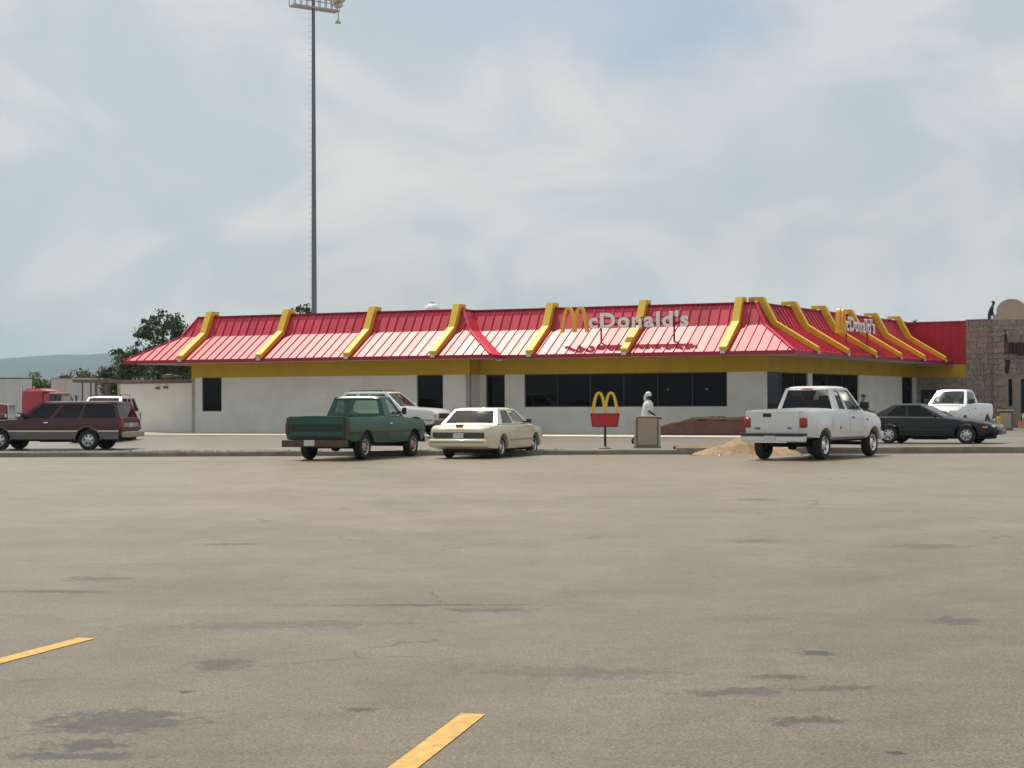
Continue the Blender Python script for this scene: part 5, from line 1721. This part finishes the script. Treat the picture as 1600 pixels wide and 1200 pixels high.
# ================================================================ TREES
def tree(label, x, y, h, blobs, leafsize, n, seed, mt='leaf', name='tree', group='trees behind the restaurant', trunk_r=.22, z0=-.2, spread=.11):
    rnd = random.Random(seed)
    t = thing(name, label, 'tree', (x, y, z0), 0, group)
    g = G()
    zc = min(b[2] for b in blobs)
    g.tube([(0, 0, 0), (.05, .02, zc * .5), (.0, 0, zc), (0.1, 0, zc + (h - zc) * .6)], [trunk_r * 1.25, trunk_r, trunk_r * .8, trunk_r * .25], 8)
    for (bx, by, bz, rx, ry, rz) in blobs:
        g.tube([(0, 0, zc * .75), (bx * .5, by * .5, (zc * .75 + bz) / 2 + .1), (bx, by, bz)], [trunk_r * .5, trunk_r * .32, trunk_r * .1], 6)
        for k in range(4):
            a = rnd.uniform(0, 6.28)
            g.tube([(bx * .7, by * .7, bz * .9 + zc * .05), (bx + rx * .7 * cos(a), by + ry * .7 * sin(a), bz + rz * rnd.uniform(-.3, .7))], [trunk_r * .18, trunk_r * .05], 5)
    obj('trunk', g, M['bark'], t, smooth=60)
    g = G()
    tot = sum(b[3] * b[4] * b[5] for b in blobs)
    for (bx, by, bz, rx, ry, rz) in blobs:
        nb = int(n * rx * ry * rz / tot)
        ncl = max(5, int(nb / 55))
        for c in range(ncl):
            while True:
                u = Vector((rnd.uniform(-1, 1), rnd.uniform(-1, 1), rnd.uniform(-1, 1)))
                if .25 < u.length < 1: break
            u = u.normalized() * (u.length ** .5)
            cx, cy, cz = bx + u.x * rx, by + u.y * ry, bz + u.z * rz
            sg_ = spread * (rx + rz)
            for k in range(nb // ncl):
                p = Vector((cx + rnd.gauss(0, sg_), cy + rnd.gauss(0, sg_), cz + rnd.gauss(0, sg_ * .7)))
                q = Quaternion((rnd.gauss(0, 1), rnd.gauss(0, 1), rnd.gauss(0, 1), rnd.gauss(0, 1))).normalized()
                l = leafsize * rnd.uniform(.6, 1.3)
                vs = [p + q @ Vector(v) * l for v in ((-.5, 0, 0), (0, -.28, .06), (.5, 0, 0), (0, .28, .06))]
                g.add(vs, [(0, 1, 2, 3)])
    obj('crown', g, M[mt], t, fix=False)
    return t
# tall ragged pine-like tree left of the roof
tree('tall ragged dark tree behind the left end of the restaurant', -25.2, 120, 9.2, [(0, 0, 7.3, 1.5, 1.5, 1.2), (-1.3, 0, 5.9, .9, 1.0, 1.2), (1.6, .2, 7.0, .9, 1.0, .9), (.4, 0, 5.2, 1.6, 1.4, 1.1), (-.9, 0, 7.6, .7, .7, .6), (1.5, 0, 5.0, 1.2, 1.2, 1.0)], .24, 6500, 1, spread=.085)
tree('shorter dark tree just left of the tallest tree', -28.0, 121, 6.4, [(0, 0, 5.2, .95, .9, .8), (.2, 0, 3.9, 1.0, 1.0, .9), (-.3, .2, 2.8, 1.4, 1.2, 1.0)], .24, 3600, 2, spread=.09)
tree('low dark tree at the foot of the taller trees behind the left roof end', -29.8, 125, 4.6, [(0, 0, 3.4, 1.2, 1.1, 1.0), (1.4, 0, 2.6, 1.4, 1.2, 1.1), (3.2, 0, 2.9, 1.6, 1.2, 1.2), (5.2, 0, 2.8, 1.7, 1.2, 1.1)], .28, 6500, 3)
tree('pointed tree top showing above the roof beside the light mast', -16.2, 128, 9.6, [(0, 0, 8.2, .9, .9, 1.0), (.5, 0, 7.0, 1.2, 1.1, 1.0), (-.4, 0, 6.2, 1.3, 1.1, 1.0)], .26, 3500, 4)
tree('low tree top just showing above the roof right of the mast', -12.2, 130, 8.7, [(0, 0, 7.6, 1.2, 1, .8), (1.2, 0, 7.4, 1.0, 1, .7), (0, 0, 6.2, 1.6, 1.3, 1.2)], .26, 3500, 5)
tree('distant tree top above the roof over the front lettered sign', 9.2, 150, 10.6, [(0, 0, 9.6, 1.4, 1.0, .7), (-2.2, 0, 9.5, .8, 1, .6), (0, 0, 8.0, 2.0, 1.3, 1.2)], .28, 3500, 6)
rnd = random.Random(77)
for i in range(9):
    xx = -60 + 3.6 * i
    hh = [5.6, 5.9, 6.4, 7.6, 8.6, 8.9, 8.2, 8.8, 9.4][i]
    tree(['leftmost yellow-green tree in the row below the hills', 'second yellow-green tree from the left in the row below the hills', 'third yellow-green tree in the row below the hills', 'fourth yellow-green tree in the row below the hills', 'fifth yellow-green tree in the row below the hills', 'sixth yellow-green tree in the row below the hills', 'seventh yellow-green tree in the row below the hills', 'eighth yellow-green tree in the row, near the dark tree', 'ninth yellow-green tree in the row, behind the dark tree'][i],
         xx, 206 + rnd.uniform(-6, 6), hh, [(0, 0, hh - 1.6, 1.9, 1.6, 1.5), (-1.4, 0, hh - 2.6, 1.6, 1.4, 1.5), (1.5, 0, hh - 2.4, 1.6, 1.4, 1.5), (0, 0, hh - 3.6, 2.2, 1.6, 1.4)], .42, 2600, 20 + i, 'leaf2', 'tree', 'tree row below the hills')

# ================================================================ HILLS
g = G()
rows = []
for k in range(9):
    row = []
    for i in range(161):
        x = -2600 + 4200 * i / 160
        y = 2350 + 90 * k
        f_ = [0, .35, .62, .82, .94, 1, .96, .7, 0][k]
        base = lerp_keys([(-2600, 40), (-1400, 55), (-800, 82), (-720, 84), (-640, 93), (-560, 100), (-300, 85), (200, 60), (1600, 45)], x)
        h = base * f_ + 9 * f_ * mnoise.noise(Vector((x * .006, y * .006, 1))) + 3.0 * f_ * mnoise.noise(Vector((x * .03, y * .03, 2))) + 1.6 * f_ * mnoise.noise(Vector((x * .09, y * .09, 5)))
        row.append((x * 1.85, y * 1.85, (max(h, -3) - 1 if f_ else -6) * 1.85))
    rows.append(row)
g.grid(rows)
tag(obj('hills', g, M['hill'], smooth=80), kind='structure')

# ================================================================ PEOPLE
def person(label, loc, rz, joints, edges, radii, regions, mats, extra=None):
    """one continuous skinned body; regions: function(co)->material slot"""
    me = bpy.data.meshes.new('person')
    names = list(joints)
    me.from_pydata([joints[n] for n in names], [(names.index(a), names.index(b)) for a, b in edges], [])
    o = bpy.data.objects.new('person', me)
    col.objects.link(o)
    md = o.modifiers.new('skin', 'SKIN')
    md.use_smooth_shade = True
    for i, n in enumerate(names):
        r = radii.get(n, .05)
        me.skin_vertices[0].data[i].radius = r if isinstance(r, tuple) else (r, r)
        me.skin_vertices[0].data[i].use_root = (n == 'pelvis')
    sb = o.modifiers.new('sub', 'SUBSURF'); sb.levels = 1; sb.render_levels = 1
    dg = bpy.context.evaluated_depsgraph_get()
    me2 = bpy.data.meshes.new_from_object(o.evaluated_get(dg))
    o.modifiers.clear()
    o.data = me2
    me2.materials.clear()
    for m in mats: me2.materials.append(m)
    for p in me2.polygons:
        p.material_index = regions(p.center)
        p.use_smooth = True
    o.location = loc; o.rotation_euler = (0, 0, rz)
    tag(o, label, 'person')
    return o
def fig(lean=0.0, arm_l=None, arm_r=None, leg_l=None, leg_r=None, H=1.0):
    J = {'pelvis': (0, 0, .94), 'waist': (lean * .3, 0, 1.08), 'chest': (lean * .7, 0, 1.30), 'neck': (lean * .95, 0, 1.47), 'neck2': (lean + .015, 0, 1.54), 'head': (lean + .03, 0, 1.63), 'crown': (lean + .02, 0, 1.73),
         'nose': (lean + .125, 0, 1.635)}
    E = [('pelvis', 'waist'), ('waist', 'chest'), ('chest', 'neck'), ('neck', 'neck2'), ('neck2', 'head'), ('head', 'crown'), ('head', 'nose')]
    Rr = {'pelvis': (.12, .16), 'waist': (.11, .15), 'chest': (.125, .175), 'neck': (.075, .085), 'neck2': (.055, .055), 'head': (.092, .08), 'crown': (.065, .06), 'nose': (.018, .018)}
    for s_, nm, arm, leg in ((1, 'l', arm_l, leg_l), (-1, 'r', arm_r, leg_r)):
        sx = lean * .85
        a = arm or [(sx, s_ * .20, 1.40), (sx - .02, s_ * .25, 1.13), (sx + .06, s_ * .25, .88), (sx + .09, s_ * .25, .80)]
        for k, q in zip(('sh', 'el', 'wr', 'hd'), a): J[k + nm] = q
        E += [('chest', 'sh' + nm), ('sh' + nm, 'el' + nm), ('el' + nm, 'wr' + nm), ('wr' + nm, 'hd' + nm)]
        Rr.update({'sh' + nm: .065, 'el' + nm: .045, 'wr' + nm: .03, 'hd' + nm: (.038, .022)})
        d = (Vector(a[3]) - Vector(a[2])).normalized()
        side = Vector((0, 1, 0))
        for fi, (off, ln) in enumerate(((-.027, .070), (-.009, .080), (.009, .076), (.026, .060))):
            p1 = Vector(a[3]) + d * .045 + d.cross(side).normalized() * off
            p2 = p1 + d * ln * .8 + Vector((.012, -s_ * .012, 0))
            J['f%d%s' % (fi, nm)] = tuple(p1); J['g%d%s' % (fi, nm)] = tuple(p2)
            E += [('hd' + nm, 'f%d%s' % (fi, nm)), ('f%d%s' % (fi, nm), 'g%d%s' % (fi, nm))]
            Rr['f%d%s' % (fi, nm)] = .009; Rr['g%d%s' % (fi, nm)] = .007
        th = Vector(a[3]) + d * .01 + d.cross(side).normalized() * -.05
        J['th' + nm] = tuple(th); E.append(('hd' + nm, 'th' + nm)); Rr['th' + nm] = .010
        l = leg or [(0, s_ * .10, .88), (.02, s_ * .11, .49), (-.02, s_ * .11, .09), (.13, s_ * .12, .035)]
        for k, q in zip(('hip', 'kn', 'an', 'toe'), l): J[k + nm] = q
        E += [('pelvis', 'hip' + nm), ('hip' + nm, 'kn' + nm), ('kn' + nm, 'an' + nm), ('an' + nm, 'toe' + nm)]
        Rr.update({'hip' + nm: .095, 'kn' + nm: .068, 'an' + nm: .05, 'toe' + nm: (.045, .035)})
    if H != 1.0:
        J = {k: (v[0] * H, v[1] * H, v[2] * H) for k, v in J.items()}
    return J, E, Rr
# walking person in white, seen from the side, walking right
J, E, Rr = fig(.10, arm_l=[(.08, .20, 1.40), (.0, .26, 1.14), (-.05, .27, .90), (-.04, .27, .81)], arm_r=[(.09, -.20, 1.40), (.15, -.26, 1.13), (.36, -.25, .98), (.44, -.25, .94)],
               leg_l=[(.02, .10, .88), (.22, .11, .52), (.26, .11, .10), (.41, .12, .04)], leg_r=[(-.02, -.10, .88), (-.08, -.11, .48), (-.40, -.11, .24), (-.36, -.12, .11)], H=1.08)
def reg_walk(c):
    z = c.z / 1.08
    if z > 1.5: return 0
    if abs(c.y) > .17 and z < 1.16: return 0
    if z > .86: return 1
    if c.z < .11 or (c.x < -.36 and c.z < .30): return 3
    return 2
wp = person('person in white shirt and white head scarf walking past the beige cabinet', (4.50, 56.5, rear_z(4.6, 56.5) - .02), R(-4), J, E, Rr, reg_walk, [M['skin_dark'], M['cloth_white'], M['jeans'], M['shoe']])
g = G()
for i in range(9):
    pass
hc = Vector(J['head'])
g.lathe([(0.001, .135), (.05, .125), (.085, .095), (.105, .05), (.106, .0), (.100, -.02)], 18, 'z', (hc.x - .012, hc.y, hc.z + .005))
g.tube([(hc.x - .09, 0, hc.z + .02), (hc.x - .13, .01, hc.z - .12), (hc.x - .12, .0, hc.z - .20)], [.06, .05, .025], 8)
obj('head_scarf', g, M['cloth_white'], wp, smooth=60)
g = G()
ch = Vector(J['chest'])
g.lathe([(.225, .90), (.215, 1.02), (.205, 1.18), (.215, 1.36), (.20, 1.47), (.10, 1.57)], 20, 'z', (.07, 0, .03))
g.v = [(.07 + (x - .07) * .82 + (z - 1.0) * .10, y * 1.12, z) for x, y, z in g.v]
obj('shirt', g, M['cloth_white'], wp, smooth=60)

# dark figure by the nose of the white pickup
J, E, Rr = fig(.06, arm_r=[(.05, -.20, 1.40), (.16, -.26, 1.18), (.36, -.24, 1.10), (.44, -.23, 1.09)])
def reg_dark(c):
    if c.z > 1.49: return 0
    if abs(c.y) > .2 and c.z < 1.12: return 0
    if c.z > .92: return 1
    return 2 if c.z > .11 else 3
dp = person('person in dark clothes and cap standing beyond the nose of the white pickup', (13.2, 63.0, rear_z(13, 63) - .02), R(-10), J, E, Rr, reg_dark, [M['skin'], M['cloth_dark'], M['khaki'], M['shoe']])
hc = Vector(J['head'])
g = G(); g.lathe([(0.001, .13), (.06, .12), (.095, .08), (.105, .03)], 18, 'z', (hc.x - .01, 0, hc.z)); g.rbox((hc.x + .12, 0, hc.z + .045), (.12, .14, .015), .005)
obj('cap', g, M['cloth_dark'], dp, smooth=60)
# figure on the flat roof of the stone building
J, E, Rr = fig(.20)
rp_xy = c2 - SN * .55 + SD * 1.0
rp = person('person in dark shirt standing on the roof of the stone building', (rp_xy.x, rp_xy.y, 5.42), R(-10), J, E, Rr, reg_dark, [M['skin_dark'], M['cloth_dark'], M['khaki'], M['shoe']])
hc = Vector(J['head'])
g = G(); g.lathe([(0.001, .13), (.06, .12), (.095, .08), (.100, .02)], 18, 'z', (hc.x - .015, 0, hc.z))
obj('hair', g, M['black'], rp, smooth=60)
t = thing('roof_pipe', 'small dark vent pipe on the roof edge behind the red end wall', 'vent pipe', (rw0.x + 1.6, rw0.y + 2.5, 5.4))
obj('pipe', G().tube([(0, 0, 0), (0, 0, .85)], .09, 10), M['galv'], t)
obj('rain_cap', G().lathe([(0.001, .98), (.16, .88), (.15, .86)], 14, 'z'), M['galv'], t)

# ================================================================ HAZE
hz = bpy.data.materials.new('haze_air')
hz.use_nodes = True
t_ = hz.node_tree
t_.nodes.clear()
out_ = t_.nodes.new('ShaderNodeOutputMaterial')
pv = t_.nodes.new('ShaderNodeVolumePrincipled')
pv.inputs['Color'].default_value = (0.60, 0.81, 1.0, 1)
pv.inputs['Density'].default_value = 0.00012
pv.inputs['Anisotropy'].default_value = 0.2
t_.links.new(pv.outputs[0], out_.inputs['Volume'])
g = G()
g.box((0, 2950, 121.2), (13900, 11800, 245.6))
hb = tag(obj('haze', g, hz), 'thin pale summer haze over the whole place', 'haze', kind='stuff')
